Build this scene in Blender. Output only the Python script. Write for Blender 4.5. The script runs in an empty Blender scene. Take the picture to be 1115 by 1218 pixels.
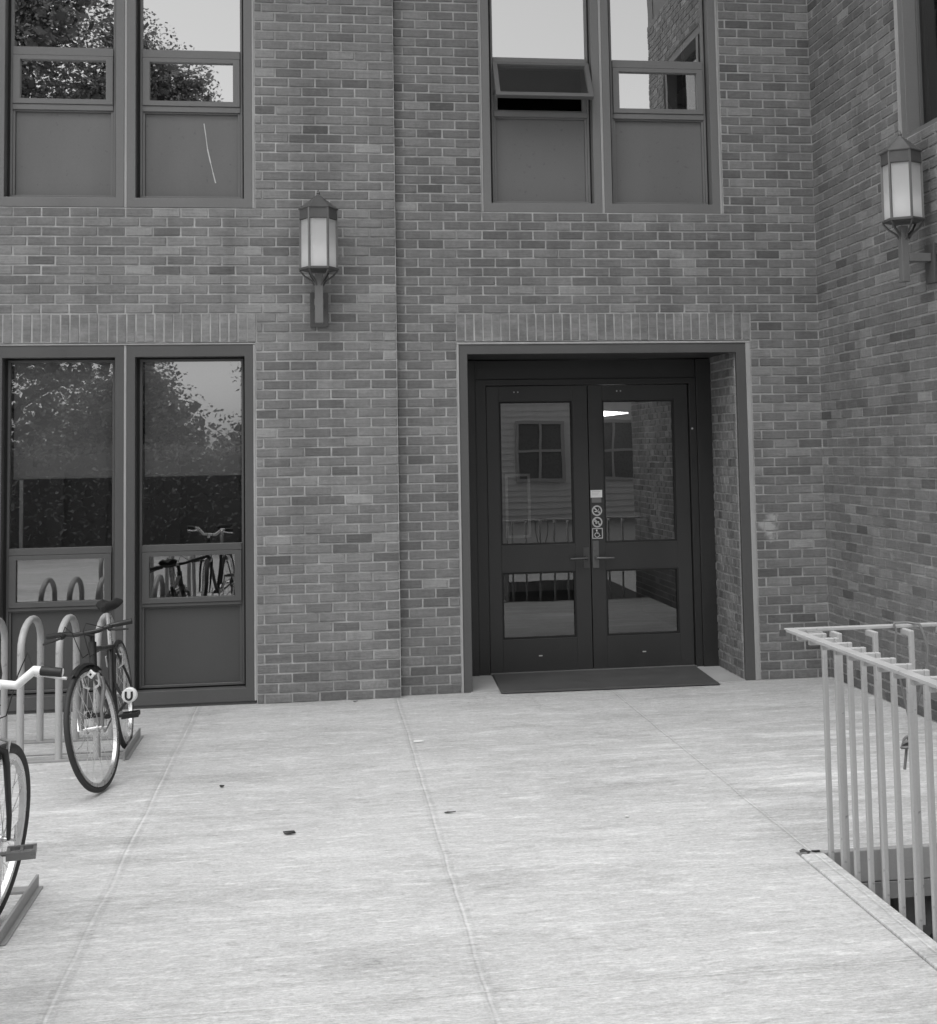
import bpy, bmesh, math, random
from mathutils import Vector, Matrix
random.seed(7)
sc = bpy.context.scene
col = sc.collection
R = math.radians

# ------------------------------------------------------------------ camera
F, PX, PY = 1550.0, 600.49, 426.47            # focal length and principal point in photo pixels
YAW, PITCH, ROLL = 0.14076, 0.07134, -0.01831
cd = bpy.data.cameras.new('camera')
cam = bpy.data.objects.new('camera', cd); col.objects.link(cam)
cd.sensor_fit = 'VERTICAL'; cd.sensor_height = 24.0; cd.sensor_width = 24.0
cd.lens = F / 1218.0 * 24.0
cd.shift_x = -(PX - 557.5) / 1218.0
cd.shift_y = (PY - 609.0) / 1218.0
cd.clip_start = 0.05; cd.clip_end = 1000.0
f0 = Vector((math.sin(YAW), math.cos(YAW), 0)); r0 = Vector((math.cos(YAW), -math.sin(YAW), 0)); u0 = Vector((0, 0, 1))
fw = f0 * math.cos(PITCH) + u0 * math.sin(PITCH)
up = u0 * math.cos(PITCH) - f0 * math.sin(PITCH)
rt = r0 * math.cos(ROLL) + up * math.sin(ROLL)
up2 = up * math.cos(ROLL) - r0 * math.sin(ROLL)
mw = Matrix((rt, up2, -fw)).transposed().to_4x4(); mw.translation = (-0.8404, -9.3482, 1.7042)
cam.matrix_world = mw
sc.camera = cam

# ------------------------------------------------------------------ sky, sun, exposure
SUN_EL, SUN_AZ = 68.0, 212.0                  # azimuth from +Y, clockwise; a high veiled sun, no hard shadows
world = bpy.data.worlds.new('World'); sc.world = world; world.use_nodes = True
wn = world.node_tree.nodes; wl = world.node_tree.links; wn.clear()
sky = wn.new('ShaderNodeTexSky'); sky.sky_type = 'NISHITA'; sky.sun_disc = False
sky.sun_elevation = R(SUN_EL); sky.sun_rotation = R(SUN_AZ); sky.dust_density = 2.0; sky.air_density = 1.0
bw = wn.new('ShaderNodeRGBToBW'); bg = wn.new('ShaderNodeBackground'); wo = wn.new('ShaderNodeOutputWorld')
bg.inputs['Strength'].default_value = 0.15
wl.new(sky.outputs[0], bw.inputs[0]); wl.new(bw.outputs[0], bg.inputs['Color']); wl.new(bg.outputs[0], wo.inputs['Surface'])
sd = bpy.data.lights.new('sun', 'SUN'); sd.energy = 1.5; sd.angle = R(70); sd.color = (1, 1, 1)
so = bpy.data.objects.new('sun', sd); col.objects.link(so)
sdir = Vector((math.sin(R(SUN_AZ)) * math.cos(R(SUN_EL)), math.cos(R(SUN_AZ)) * math.cos(R(SUN_EL)), math.sin(R(SUN_EL))))
so.rotation_euler = sdir.to_track_quat('Z', 'Y').to_euler(); so.location = sdir * 30
vs = sc.view_settings
vs.view_transform = 'Standard'; vs.look = 'None'; vs.gamma = 1.0; vs.exposure = 0.6; vs.use_curve_mapping = False
sc.cycles.max_bounces = 8; sc.cycles.transparent_max_bounces = 12; sc.cycles.use_denoising = True

# ------------------------------------------------------------------ material helpers (all neutral grey: a black and white photograph)
def new_mat(name):
    m = bpy.data.materials.new(name); m.use_nodes = True
    return m, m.node_tree.nodes, m.node_tree.links, m.node_tree.nodes['Principled BSDF']
def gval(v): return (v, v, v, 1.0)
def noise(n, l, vec, scale, detail=4.0, rough=0.55):
    t = n.new('ShaderNodeTexNoise'); t.inputs['Scale'].default_value = scale
    t.inputs['Detail'].default_value = detail; t.inputs['Roughness'].default_value = rough
    if vec is not None: l.new(vec, t.inputs['Vector'])
    return t.outputs['Fac']
def mapping(n, l, src, scale, loc=(0, 0, 0)):
    m = n.new('ShaderNodeMapping'); m.inputs['Scale'].default_value = scale; m.inputs['Location'].default_value = loc
    l.new(src, m.inputs['Vector']); return m.outputs[0]
def math_(n, l, op, a, b=None, c=None, clamp=False):
    t = n.new('ShaderNodeMath'); t.operation = op; t.use_clamp = clamp
    for i, v in enumerate((a, b, c)):
        if v is None: continue
        if isinstance(v, (int, float)): t.inputs[i].default_value = v
        else: l.new(v, t.inputs[i])
    return t.outputs[0]
def remap(n, l, v, a, b, c, d):
    t = n.new('ShaderNodeMapRange'); t.clamp = True
    l.new(v, t.inputs[0])
    for i, x in enumerate((a, b, c, d)): t.inputs[i + 1].default_value = x
    return t.outputs[0]
def bump(n, l, h, bs, strength, dist):
    b = n.new('ShaderNodeBump'); b.inputs['Strength'].default_value = strength; b.inputs['Distance'].default_value = dist
    l.new(h, b.inputs['Height']); l.new(b.outputs[0], bs.inputs['Normal'])
def to_color(n, l, v, sock):
    c = n.new('ShaderNodeCombineColor')
    for i in range(3): l.new(v, c.inputs[i])
    l.new(c.outputs[0], sock)
def objco(n): 
    t = n.new('ShaderNodeTexCoord'); return t.outputs['Object']

def paint(name, v, rough=0.5, var=0.12, scale=6.0, metallic=0.0, streak=True, bump_s=0.05, spots=0.0):
    """weathered painted or plain surface: grey value with mottling, vertical drip streaks and specks"""
    m, n, l, bs = new_mat(name)
    co = objco(n)
    a = noise(n, l, mapping(n, l, co, (scale, scale, scale * (0.25 if streak else 1))), 1.0, 6, 0.6)
    b = noise(n, l, co, 90.0, 3)
    v1 = math_(n, l, 'MULTIPLY_ADD', a, 2 * var * v, v - var * v)
    v2 = math_(n, l, 'MULTIPLY_ADD', b, 0.16 * v, v1)
    v3 = math_(n, l, 'SUBTRACT', v2, 0.08 * v, clamp=True)
    if spots:
        s = remap(n, l, noise(n, l, co, 26.0, 3), 0.64, 0.70, 0.0, spots)
        v3 = math_(n, l, 'ADD', v3, s, clamp=True)
    to_color(n, l, v3, bs.inputs['Base Color'])
    l.new(remap(n, l, a, 0.3, 0.7, max(0.05, rough - 0.1), min(1, rough + 0.12)), bs.inputs['Roughness'])
    bs.inputs['Metallic'].default_value = metallic
    if bump_s: bump(n, l, b, bs, bump_s, 0.002)
    return m
def plain(name, v, rough=0.5, metallic=0.0):
    return paint(name, v, rough, 0.08, 20.0, metallic, False, 0.02)
def glass(name, refl, tint, wav=0.03, wscale=1.6):
    m, n, l, bs = new_mat(name)
    n.remove(bs)
    out = n['Material Output']
    gl = n.new('ShaderNodeBsdfGlossy'); gl.inputs['Roughness'].default_value = 0.0; gl.inputs['Color'].default_value = gval(0.95)
    tr = n.new('ShaderNodeBsdfTransparent'); tr.inputs['Color'].default_value = gval(tint)
    mx = n.new('ShaderNodeMixShader')
    fr = n.new('ShaderNodeFresnel'); fr.inputs['IOR'].default_value = 1.5
    fac = math_(n, l, 'ADD', fr.outputs[0], refl - 0.04, clamp=True)
    co = objco(n)
    bp = n.new('ShaderNodeBump'); bp.inputs['Strength'].default_value = wav; bp.inputs['Distance'].default_value = 0.05
    l.new(noise(n, l, co, wscale, 2), bp.inputs['Height']); l.new(bp.outputs[0], gl.inputs['Normal'])
    l.new(fac, mx.inputs[0]); l.new(tr.outputs[0], mx.inputs[1]); l.new(gl.outputs[0], mx.inputs[2])
    l.new(mx.outputs[0], out.inputs['Surface'])
    return m

M = {}
def brick_mat(name='brick', smear=0.60, smv=0.10):
    m, n, l, bs = new_mat(name)
    co = objco(n)
    at = n.new('ShaderNodeAttribute'); at.attribute_type = 'GEOMETRY'; at.attribute_name = 'tone'
    tone = at.outputs['Fac']
    st = noise(n, l, mapping(n, l, co, (7, 7, 95)), 1.0, 5, 0.6)          # drag lines of the wire cut
    mo = noise(n, l, co, 38.0, 5, 0.65)
    big = noise(n, l, mapping(n, l, co, (0.8, 0.8, 0.5)), 1.0, 4)
    k = math_(n, l, 'MULTIPLY_ADD', st, 0.75, 0.10)
    k = math_(n, l, 'MULTIPLY_ADD', mo, 0.8, k)
    k = math_(n, l, 'MULTIPLY_ADD', noise(n, l, co, 210.0, 3, 0.7), 0.5, k)
    k = math_(n, l, 'MULTIPLY_ADD', big, 0.35, k)
    v = math_(n, l, 'MULTIPLY', tone, k)
    v = math_(n, l, 'MULTIPLY', v, 0.82)
    # rain streaks, and splash dirt near the ground
    strk = noise(n, l, mapping(n, l, co, (4.5, 4.5, 0.35)), 1.0, 5, 0.6)
    v = math_(n, l, 'MULTIPLY', v, remap(n, l, strk, 0.35, 0.65, 0.84, 1.10))
    sz = n.new('ShaderNodeSeparateXYZ'); l.new(co, sz.inputs[0])
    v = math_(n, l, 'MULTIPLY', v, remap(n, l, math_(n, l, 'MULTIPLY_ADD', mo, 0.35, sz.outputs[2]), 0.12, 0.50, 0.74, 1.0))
    # worn light smears of mortar on faces
    sm = remap(n, l, noise(n, l, mapping(n, l, co, (3, 3, 9)), 1.0, 6, 0.7), smear, smear + 0.20, 0.0, smv)
    v = math_(n, l, 'ADD', v, sm)
    # the scrubbed pale patch beside the doorway
    vd = n.new('ShaderNodeVectorMath'); vd.operation = 'DISTANCE'; l.new(mapping(n, l, co, (1, 1, 0.85)), vd.inputs[0]); vd.inputs[1].default_value = (2.445, 0.0, 0.95)
    wob = math_(n, l, 'MULTIPLY_ADD', noise(n, l, co, 19.0, 5), 0.22, vd.outputs['Value'])
    v = math_(n, l, 'ADD', v, remap(n, l, wob, 0.145, 0.20, 0.24, 0.0), clamp=True)
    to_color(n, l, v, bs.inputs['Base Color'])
    bs.inputs['Roughness'].default_value = 0.92
    h = math_(n, l, 'ADD', st, math_(n, l, 'MULTIPLY', mo, 0.8))
    bump(n, l, h, bs, 0.6, 0.005)
    return m
def mortar_mat():
    m, n, l, bs = new_mat('mortar')
    co = objco(n)
    a = noise(n, l, co, 5.0, 6, 0.65); b = noise(n, l, co, 120.0, 3)
    v = remap(n, l, a, 0.32, 0.68, 0.20, 0.42)
    v = math_(n, l, 'MULTIPLY_ADD', b, 0.10, v)
    to_color(n, l, v, bs.inputs['Base Color']); bs.inputs['Roughness'].default_value = 0.95
    bump(n, l, b, bs, 0.4, 0.003)
    return m
def n_one(n):
    t = n.new('ShaderNodeValue'); t.outputs[0].default_value = 1.0; return t.outputs[0]
def concrete_ground():
    m, n, l, bs = new_mat('broomed_concrete')
    co = objco(n)
    sx = n.new('ShaderNodeSeparateXYZ'); l.new(co, sx.inputs[0]); X, Y = sx.outputs[0], sx.outputs[1]
    st = noise(n, l, mapping(n, l, co, (1.6, 34, 1)), 1.0, 6, 0.65)       # broom marks run along X
    st2 = noise(n, l, mapping(n, l, co, (5, 120, 1)), 1.0, 4, 0.6)
    fine = noise(n, l, mapping(n, l, co, (60, 130, 1)), 1.0, 4, 0.7)
    big = noise(n, l, mapping(n, l, co, (0.35, 0.9, 1)), 1.0, 5, 0.6)
    mid = noise(n, l, mapping(n, l, co, (1.3, 5.5, 1), (3, 1, 0)), 1.0, 6, 0.65)
    def sig(x, amp, v, lo=0.30, hi=0.70): return math_(n, l, 'ADD', v, remap(n, l, x, lo, hi, -amp, amp))
    v = math_(n, l, 'MULTIPLY', n_one(n), 0.575)
    v = sig(st, 0.030, v); v = sig(st2, 0.045, v); v = sig(fine, 0.10, v, 0.32, 0.68); v = sig(big, 0.06, v)
    grit = noise(n, l, mapping(n, l, co, (26, 75, 1), (2, 7, 0)), 1.0, 5, 0.75)
    v = sig(grit, 0.085, v)
    v = math_(n, l, 'ADD', v, remap(n, l, mid, 0.52, 0.72, 0.0, 0.15))
    v = math_(n, l, 'SUBTRACT', v, remap(n, l, noise(n, l, mapping(n, l, co, (0.9, 2.6, 1), (5, 2, 0)), 1.0, 7, 0.7), 0.50, 0.68, 0.0, 0.12))
    # scaled, chalky flecks in two sizes, drawn out along the broom direction
    v = math_(n, l, 'ADD', v, remap(n, l, noise(n, l, mapping(n, l, co, (3.6, 13, 1), (1, 8, 0)), 1.0, 7, 0.75), 0.54, 0.68, 0.0, 0.17))
    v = math_(n, l, 'ADD', v, remap(n, l, noise(n, l, mapping(n, l, co, (12, 36, 1), (6, 3, 0)), 1.0, 6, 0.7), 0.52, 0.68, 0.0, 0.15))
    v = math_(n, l, 'SUBTRACT', v, remap(n, l, noise(n, l, mapping(n, l, co, (8, 24, 1), (16, 13, 0)), 1.0, 6, 0.7), 0.54, 0.70, 0.0, 0.15))
    # drips, gum and rust spots
    spot = n.new('ShaderNodeTexVoronoi'); spot.inputs['Scale'].default_value = 3.1; l.new(co, spot.inputs['Vector'])
    v = math_(n, l, 'SUBTRACT', v, remap(n, l, math_(n, l, 'MULTIPLY_ADD', fine, 0.04, spot.outputs['Distance']), 0.035, 0.055, 0.10, 0.0))
    # hairline cracks
    ck = n.new('ShaderNodeTexVoronoi'); ck.feature = 'DISTANCE_TO_EDGE'; ck.inputs['Scale'].default_value = 0.42
    wc = n.new('ShaderNodeVectorMath'); wc.operation = 'ADD'; l.new(co, wc.inputs[0])
    nc = n.new('ShaderNodeTexNoise'); nc.inputs['Scale'].default_value = 2.2; nc.inputs['Detail'].default_value = 6; l.new(co, nc.inputs['Vector']); l.new(nc.outputs['Color'], wc.inputs[1]); l.new(wc.outputs[0], ck.inputs['Vector'])
    v = math_(n, l, 'SUBTRACT', v, math_(n, l, 'MULTIPLY', remap(n, l, ck.outputs['Distance'], 0.0, 0.004, 0.09, 0.0), remap(n, l, big, 0.5, 0.6, 0.0, 1.0)))
    # scoured white streaks near the railing
    ex = math_(n, l, 'MULTIPLY', remap(n, l, X, 0.4, 1.5, 0.0, 1.0), remap(n, l, math_(n, l, 'ABSOLUTE', math_(n, l, 'ADD', Y, 2.35)), 0.5, 1.3, 1.0, 0.0))
    w = remap(n, l, noise(n, l, mapping(n, l, co, (1.1, 6.5, 1), (9, 4, 0)), 1.0, 7, 0.72), 0.50, 0.62, 0.0, 0.20)
    v = math_(n, l, 'ADD', v, math_(n, l, 'MULTIPLY', w, ex))
    # darker along the foot of the wall
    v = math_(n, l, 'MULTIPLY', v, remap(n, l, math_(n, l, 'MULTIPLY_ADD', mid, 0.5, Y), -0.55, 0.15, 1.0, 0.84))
    wall_falloff = remap(n, l, math_(n, l, 'MULTIPLY_ADD', big, 3.2, math_(n, l, 'MULTIPLY_ADD', mid, 1.6, Y)), -1.6, 0.8, 1.0, 0.92)   # light falloff toward the wall put into the colour, ragged patchy edge
    v = math_(n, l, 'MULTIPLY', v, wall_falloff)
    wob = math_(n, l, 'MULTIPLY_ADD', noise(n, l, co, 1.7, 4), 0.03, -0.015)
    brk = noise(n, l, mapping(n, l, co, (2.0, 2.6, 1)), 1.0, 4)
    hgt = math_(n, l, 'MULTIPLY_ADD', st2, 0.6, math_(n, l, 'MULTIPLY', fine, 0.7))
    def joint(v, h, axis, at, hw, flank, light, dark):
        d = math_(n, l, 'ABSOLUTE', math_(n, l, 'ADD', math_(n, l, 'SUBTRACT', axis, at), wob))
        ln = math_(n, l, 'MULTIPLY', remap(n, l, d, hw * 0.5, hw, light, 0.0), remap(n, l, brk, 0.42, 0.60, 0.0, 1.0))
        fl = math_(n, l, 'MULTIPLY', remap(n, l, d, flank * 0.8, flank, dark, 0.0), remap(n, l, d, hw * 0.6, hw * 1.4, 0.0, 1.0))
        v = math_(n, l, 'ADD', v, ln); v = math_(n, l, 'SUBTRACT', v, fl)
        h = math_(n, l, 'SUBTRACT', h, remap(n, l, d, hw * 0.5, hw * 2.0, 0.5, 0.0))
        return v, h
    v, hgt = joint(v, hgt, X, -1.69, 0.0060, 0.032, 0.085, 0.045)
    v, hgt = joint(v, hgt, X, -0.333, 0.0055, 0.028, 0.07, 0.045)
    v, hgt = joint(v, hgt, X, 1.19, 0.0045, 0.017, 0.085, 0.05)
    v, hgt = joint(v, hgt, Y, -5.12, 0.004, 0.02, 0.05, 0.03)
    v, hgt = joint(v, hgt, Y, -2.72, 0.003, 0.012, 0.0, 0.012)
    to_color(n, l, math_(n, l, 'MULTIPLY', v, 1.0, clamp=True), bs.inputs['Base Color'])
    bs.inputs['Roughness'].default_value = 0.9
    bump(n, l, math_(n, l, 'ADD', hgt, grit), bs, 0.9, 0.008)
    return m

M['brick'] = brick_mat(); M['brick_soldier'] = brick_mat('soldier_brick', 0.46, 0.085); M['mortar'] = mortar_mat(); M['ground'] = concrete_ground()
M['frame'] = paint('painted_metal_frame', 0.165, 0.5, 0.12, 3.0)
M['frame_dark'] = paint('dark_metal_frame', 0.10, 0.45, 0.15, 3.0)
M['frame_low'] = paint('low_metal_frame', 0.085, 0.5, 0.12, 3.0)  # darker tone for the lower window frames
M['panel_low'] = paint('low_panel', 0.068, 0.42, 0.12, 2.2)  # darker tone for the lower window panels
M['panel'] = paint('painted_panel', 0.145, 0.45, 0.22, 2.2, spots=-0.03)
M['gasket'] = paint('black_gasket', 0.015, 0.7)
M['caulk'] = paint('caulk', 0.36, 0.9, 0.35, 9.0)
M['door'] = paint('dark_door_paint', 0.036, 0.38, 0.25, 3.0)
M['door_frame'] = paint('dark_door_frame_paint', 0.026, 0.4, 0.25, 3.0)
M['soffit'] = paint('soffit', 0.05, 0.8)
M['handle'] = plain('worn_brass', 0.22, 0.35, 0.9)
M['mat'] = paint('rubber_mat', 0.058, 0.9, 0.45, 7.0, 0, False, 0.5)
M['rail'] = paint('galvanised_paint', 0.42, 0.55, 0.22, 8.0, spots=-0.16)
M['rack'] = paint('galvanised_steel', 0.42, 0.45, 0.25, 11.0, spots=-0.12)
M['rackdark'] = paint('base_steel', 0.30, 0.55, 0.25, 9.0)
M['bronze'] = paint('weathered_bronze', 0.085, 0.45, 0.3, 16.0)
M['bronze_lit'] = paint('weathered_bronze_lit', 0.15, 0.45, 0.3, 16.0)  # lighter copy of the bronze: light on arm and bars put into the colour
M['concrete'] = paint('cast_concrete', 0.34, 0.9, 0.2, 5.0, 0, False, 0.4)
M['shaft'] = paint('shaft_concrete', 0.26, 0.95, 0.3, 3.0, 0, False, 0.4)
M['concrete_dark'] = paint('damp_concrete', 0.12, 0.95, 0.3, 3.0, 0, False, 0.4)
M['curb'] = paint('curb_concrete', 0.52, 0.9, 0.22, 14.0, 0, False, 0.5)
M['room'] = paint('room_wall', 0.10, 0.9)
M['shade'] = paint('roller_shade', 0.5, 0.9, 0.05)
M['tyre'] = paint('tyre_rubber', 0.028, 0.7, 0.3, 30.0, 0, False)
M['chrome'] = plain('brushed_alloy', 0.62, 0.3, 0.85)
M['black'] = plain('black_plastic', 0.014, 0.55)
M['saddle'] = plain('worn_saddle_cover', 0.008, 0.85)
M['bikeblack'] = plain('black_frame_paint', 0.016, 0.35)
M['bikegrey'] = plain('grey_frame_paint', 0.14, 0.3)
M['white'] = plain('white_plastic', 0.82, 0.4)
M['ink'] = plain('dark_ink', 0.02, 0.5)
M['label'] = plain('pale_sticker', 0.75, 0.5)
M['signgrey'] = plain('grey_sticker', 0.48, 0.5)
M['cable'] = plain('braided_cable', 0.20, 0.6)
M['cablelight'] = plain('worn_rope', 0.5, 0.8)
M['paper'] = plain('paper', 0.8, 0.8)
M['glass_up'] = glass('coated_glass', 0.70, 0.5, 0.012)
M['glass_low'] = glass('tinted_glass', 0.30, 0.8, 0.018)
M['glass_door_up'] = glass('upper_door_glass', 0.29, 0.5, 0.010)
M['glass_door'] = glass('door_glass', 0.135, 0.45, 0.010)
M['siding'] = paint('siding_boards', 0.72, 0.8)
M['house_trim'] = paint('house_trim', 0.45, 0.6)
M['house_glass'] = plain('house_window_glass', 0.16, 0.3)
M['asphalt'] = paint('asphalt', 0.12, 0.9, 0.3, 3.0, 0, False, 0.5)
M['upper'] = paint('upper_wall', 0.17, 0.9)
M['trim'] = paint('white_trim', 0.6, 0.6)
M['carpaint'] = plain('white_car_paint', 0.75, 0.25)
M['carpaint_grey'] = plain('grey_car_paint', 0.25, 0.25)
M['carglass'] = plain('car_glass', 0.03, 0.08)
M['bark'] = paint('bark', 0.07, 0.95, 0.3, 9.0)
def leaf_mat(name, v):
    m, n, l, bs = new_mat(name)
    at = n.new('ShaderNodeAttribute'); at.attribute_type = 'GEOMETRY'; at.attribute_name = 'tone'
    to_color(n, l, math_(n, l, 'MULTIPLY', at.outputs['Fac'], v), bs.inputs['Base Color'])
    bs.inputs['Roughness'].default_value = 0.5
    tl = n.new('ShaderNodeBsdfTranslucent'); to_color(n, l, math_(n, l, 'MULTIPLY', at.outputs['Fac'], v), tl.inputs[0])
    mx = n.new('ShaderNodeMixShader'); mx.inputs[0].default_value = 0.35
    l.new(bs.outputs[0], mx.inputs[1]); l.new(tl.outputs[0], mx.inputs[2]); l.new(mx.outputs[0], n['Material Output'].inputs['Surface'])
    return m
M['leaf'] = leaf_mat('leaves', 0.21)
def frosted():
    m, n, l, bs = new_mat('frosted_glass'); n.remove(bs)
    d = n.new('ShaderNodeBsdfDiffuse'); d.inputs[0].default_value = gval(0.72)
    t = n.new('ShaderNodeBsdfTranslucent'); t.inputs[0].default_value = gval(0.75)
    g = n.new('ShaderNodeBsdfGlossy'); g.inputs['Roughness'].default_value = 0.25
    a = n.new('ShaderNodeMixShader'); a.inputs[0].default_value = 0.5
    b = n.new('ShaderNodeMixShader'); b.inputs[0].default_value = 0.05
    l.new(d.outputs[0], a.inputs[1]); l.new(t.outputs[0], a.inputs[2]); l.new(a.outputs[0], b.inputs[1]); l.new(g.outputs[0], b.inputs[2])
    l.new(b.outputs[0], n['Material Output'].inputs['Surface']); return m
M['frosted'] = frosted()
def bulb_mat():
    m, n, l, bs = new_mat('lamp_bulb'); n.remove(bs)
    e = n.new('ShaderNodeEmission'); e.inputs[0].default_value = gval(1); e.inputs[1].default_value = 1.5
    l.new(e.outputs[0], n['Material Output'].inputs['Surface']); return m
M['bulb'] = bulb_mat()

# ------------------------------------------------------------------ object and mesh helpers
def setp(o, label=None, cat=None, group=None, kind=None):
    if label: o['label'] = label
    if cat: o['category'] = cat
    if group: o['group'] = group
    if kind: o['kind'] = kind
    return o
def empty(name, loc=(0, 0, 0), rz=0.0, **k):
    o = bpy.data.objects.new(name, None); col.objects.link(o); o.location = loc; o.rotation_euler = (0, 0, rz)
    o.empty_display_size = 0.1
    return setp(o, **k)
def copy_tree(o, parent=None):
    c = o.copy(); col.objects.link(c)
    if parent is not None: c.parent = parent
    for ch in list(o.children): copy_tree(ch, c)
    return c
class MB:
    def __init__(s): s.v = []; s.f = []; s.mi = []; s.tone = []; s.mats = []
    def _mat(s, m):
        if m is None: return 0
        if m not in s.mats: s.mats.append(m)
        return s.mats.index(m)
    def add(s, vs, fs, m=None, tone=1.0, mtx=None):
        b = len(s.v); k = s._mat(m)
        for p in vs:
            p = Vector(p)
            s.v.append(tuple(mtx @ p if mtx is not None else p))
        for f in fs:
            s.f.append(tuple(b + i for i in f)); s.mi.append(k); s.tone.append(tone)
        return s
    def box(s, x0, x1, y0, y1, z0, z1, m=None, mtx=None, tone=1.0):
        vs = [(x0, y0, z0), (x1, y0, z0), (x1, y1, z0), (x0, y1, z0), (x0, y0, z1), (x1, y0, z1), (x1, y1, z1), (x0, y1, z1)]
        fs = [(0, 3, 2, 1), (4, 5, 6, 7), (0, 1, 5, 4), (1, 2, 6, 5), (2, 3, 7, 6), (3, 0, 4, 7)]
        return s.add(vs, fs, m, tone, mtx)
    def quad(s, a, b, c, d, m=None, tone=1.0): return s.add([a, b, c, d], [(0, 1, 2, 3)], m, tone)
    def ring(s, x0, x1, y0, y1, z0, z1, w, wt=None, wb=None, wr=None, m=None, mtx=None):
        """rectangular frame in XZ, y0..y1 deep, stile width w"""
        wt = w if wt is None else wt; wb = w if wb is None else wb; wr = w if wr is None else wr
        A = [(x0, z0), (x1, z0), (x1, z1), (x0, z1)]; B = [(x0 + w, z0 + wb), (x1 - wr, z0 + wb), (x1 - wr, z1 - wt), (x0 + w, z1 - wt)]
        vs = [(x, y0, z) for x, z in A] + [(x, y0, z) for x, z in B] + [(x, y1, z) for x, z in A] + [(x, y1, z) for x, z in B]
        fs = []
        for i in range(4):
            j = (i + 1) % 4
            fs += [(i, j, 4 + j, 4 + i), (8 + j, 8 + i, 12 + i, 12 + j), (j, i, 8 + i, 8 + j), (4 + i, 4 + j, 12 + j, 12 + i)]
        return s.add(vs, fs, m, 1.0, mtx)
    def tube(s, pts, r, n=8, m=None, caps=True, mtx=None, closed=False):
        pts = [Vector(p) for p in pts]; N = len(pts)
        rs = r if isinstance(r, (list, tuple)) else [r] * N
        vs = []; fs = []; prev = None
        for i, p in enumerate(pts):
            if closed: t = (pts[(i + 1) % N] - pts[i - 1])
            else: t = pts[min(i + 1, N - 1)] - pts[max(i - 1, 0)]
            t.normalize()
            if prev is None:
                a = Vector((0, 0, 1)) if abs(t.z) < 0.9 else Vector((1, 0, 0))
                u = t.cross(a).normalized()
            else:
                u = (prev - t * prev.dot(t)).normalized()
            prev = u; w = t.cross(u)
            for k in range(n):
                an = 2 * math.pi * k / n
                vs.append(p + (u * math.cos(an) + w * math.sin(an)) * rs[i])
        for i in range(N if closed else N - 1):
            j = (i + 1) % N
            for k in range(n):
                k2 = (k + 1) % n
                fs.append((i * n + k, i * n + k2, j * n + k2, j * n + k))
        if caps and not closed:
            fs.append(tuple(reversed(range(n)))); fs.append(tuple((N - 1) * n + k for k in range(n)))
        return s.add(vs, fs, m, 1.0, mtx)
    def cyl(s, a, b, r, n=16, m=None, mtx=None): return s.tube([a, b], r, n, m, True, mtx)
    def lathe(s, prof, n=24, m=None, mtx=None, start=0.0, caps=True):
        """profile [(r,z)...] about local Z"""
        vs = []; fs = []
        for r, z in prof:
            for k in range(n):
                a = start + 2 * math.pi * k / n
                vs.append((r * math.cos(a), r * math.sin(a), z))
        for i in range(len(prof) - 1):
            for k in range(n):
                k2 = (k + 1) % n
                fs.append((i * n + k, i * n + k2, (i + 1) * n + k2, (i + 1) * n + k))
        if caps:
            fs.append(tuple(reversed(range(n)))); fs.append(tuple((len(prof) - 1) * n + k for k in range(n)))
        return s.add(vs, fs, m, 1.0, mtx)
    def torus(s, R_, r, n=48, k=10, m=None, mtx=None, sq=1.0):
        """ring about local Y (a wheel in XZ)"""
        vs = []; fs = []
        for i in range(n):
            a = 2 * math.pi * i / n
            for j in range(k):
                b = 2 * math.pi * j / k
                rr = R_ + r * math.cos(b)
                vs.append((rr * math.cos(a), r * sq * math.sin(b), rr * math.sin(a)))
        for i in range(n):
            i2 = (i + 1) % n
            for j in range(k):
                j2 = (j + 1) % k
                fs.append((i * k + j, i * k + j2, i2 * k + j2, i2 * k + j))
        return s.add(vs, fs, m, 1.0, mtx)
    def build(s, name, mat=None, parent=None, smooth=False, bevel=0.0, tone=False, **k):
        me = bpy.data.meshes.new(name); me.from_pydata(s.v, [], s.f); 
        for m in (s.mats or [mat]): me.materials.append(m)
        if s.mats: me.polygons.foreach_set('material_index', s.mi)
        if smooth: me.polygons.foreach_set('use_smooth', [True] * len(s.f))
        if tone:
            a = me.attributes.new('tone', 'FLOAT', 'FACE'); a.data.foreach_set('value', s.tone)
        me.update()
        o = bpy.data.objects.new(name, me); col.objects.link(o)
        if parent is not None: o.parent = parent
        if smooth:
            try: me.set_sharp_from_angle(angle=R(38))
            except Exception: pass
        if bevel:
            b = o.modifiers.new('bevel', 'BEVEL'); b.width = bevel; b.segments = 2; b.limit_method = 'ANGLE'; b.angle_limit = R(50)
        return setp(o, **k)
def frame_mtx(o, U, N):
    """local (u, d, z) -> world, U along the wall, N outward"""
    U = Vector(U); N = Vector(N); Z = Vector((0, 0, 1))
    m = Matrix((U, N, Z)).transposed().to_4x4(); m.translation = Vector(o); return m

# ------------------------------------------------------------------ ground with the light well opening
WX0, WY1, WY0 = 1.121, -3.944, -6.3           # opening of the light well
WING = 2.88
g = MB()
def gq(x0, x1, y0, y1): g.quad((x0, y0, 0), (x1, y0, 0), (x1, y1, 0), (x0, y1, 0))
gq(-200, 200, WY1, 6); gq(-200, WX0, WY0, WY1); gq(WING + 0.0, 200, WY0, WY1); gq(-200, 200, -300, WY0)
for a, b in (((WX0, WY0), (WX0, WY1)), ((WX0, WY1), (WING, WY1)), ((WING, WY0), (WX0, WY0))):
    g.quad((a[0], a[1], 0), (b[0], b[1], 0), (b[0], b[1], -0.13), (a[0], a[1], -0.13))
g.build('ground', M['ground'], kind='structure')

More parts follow.
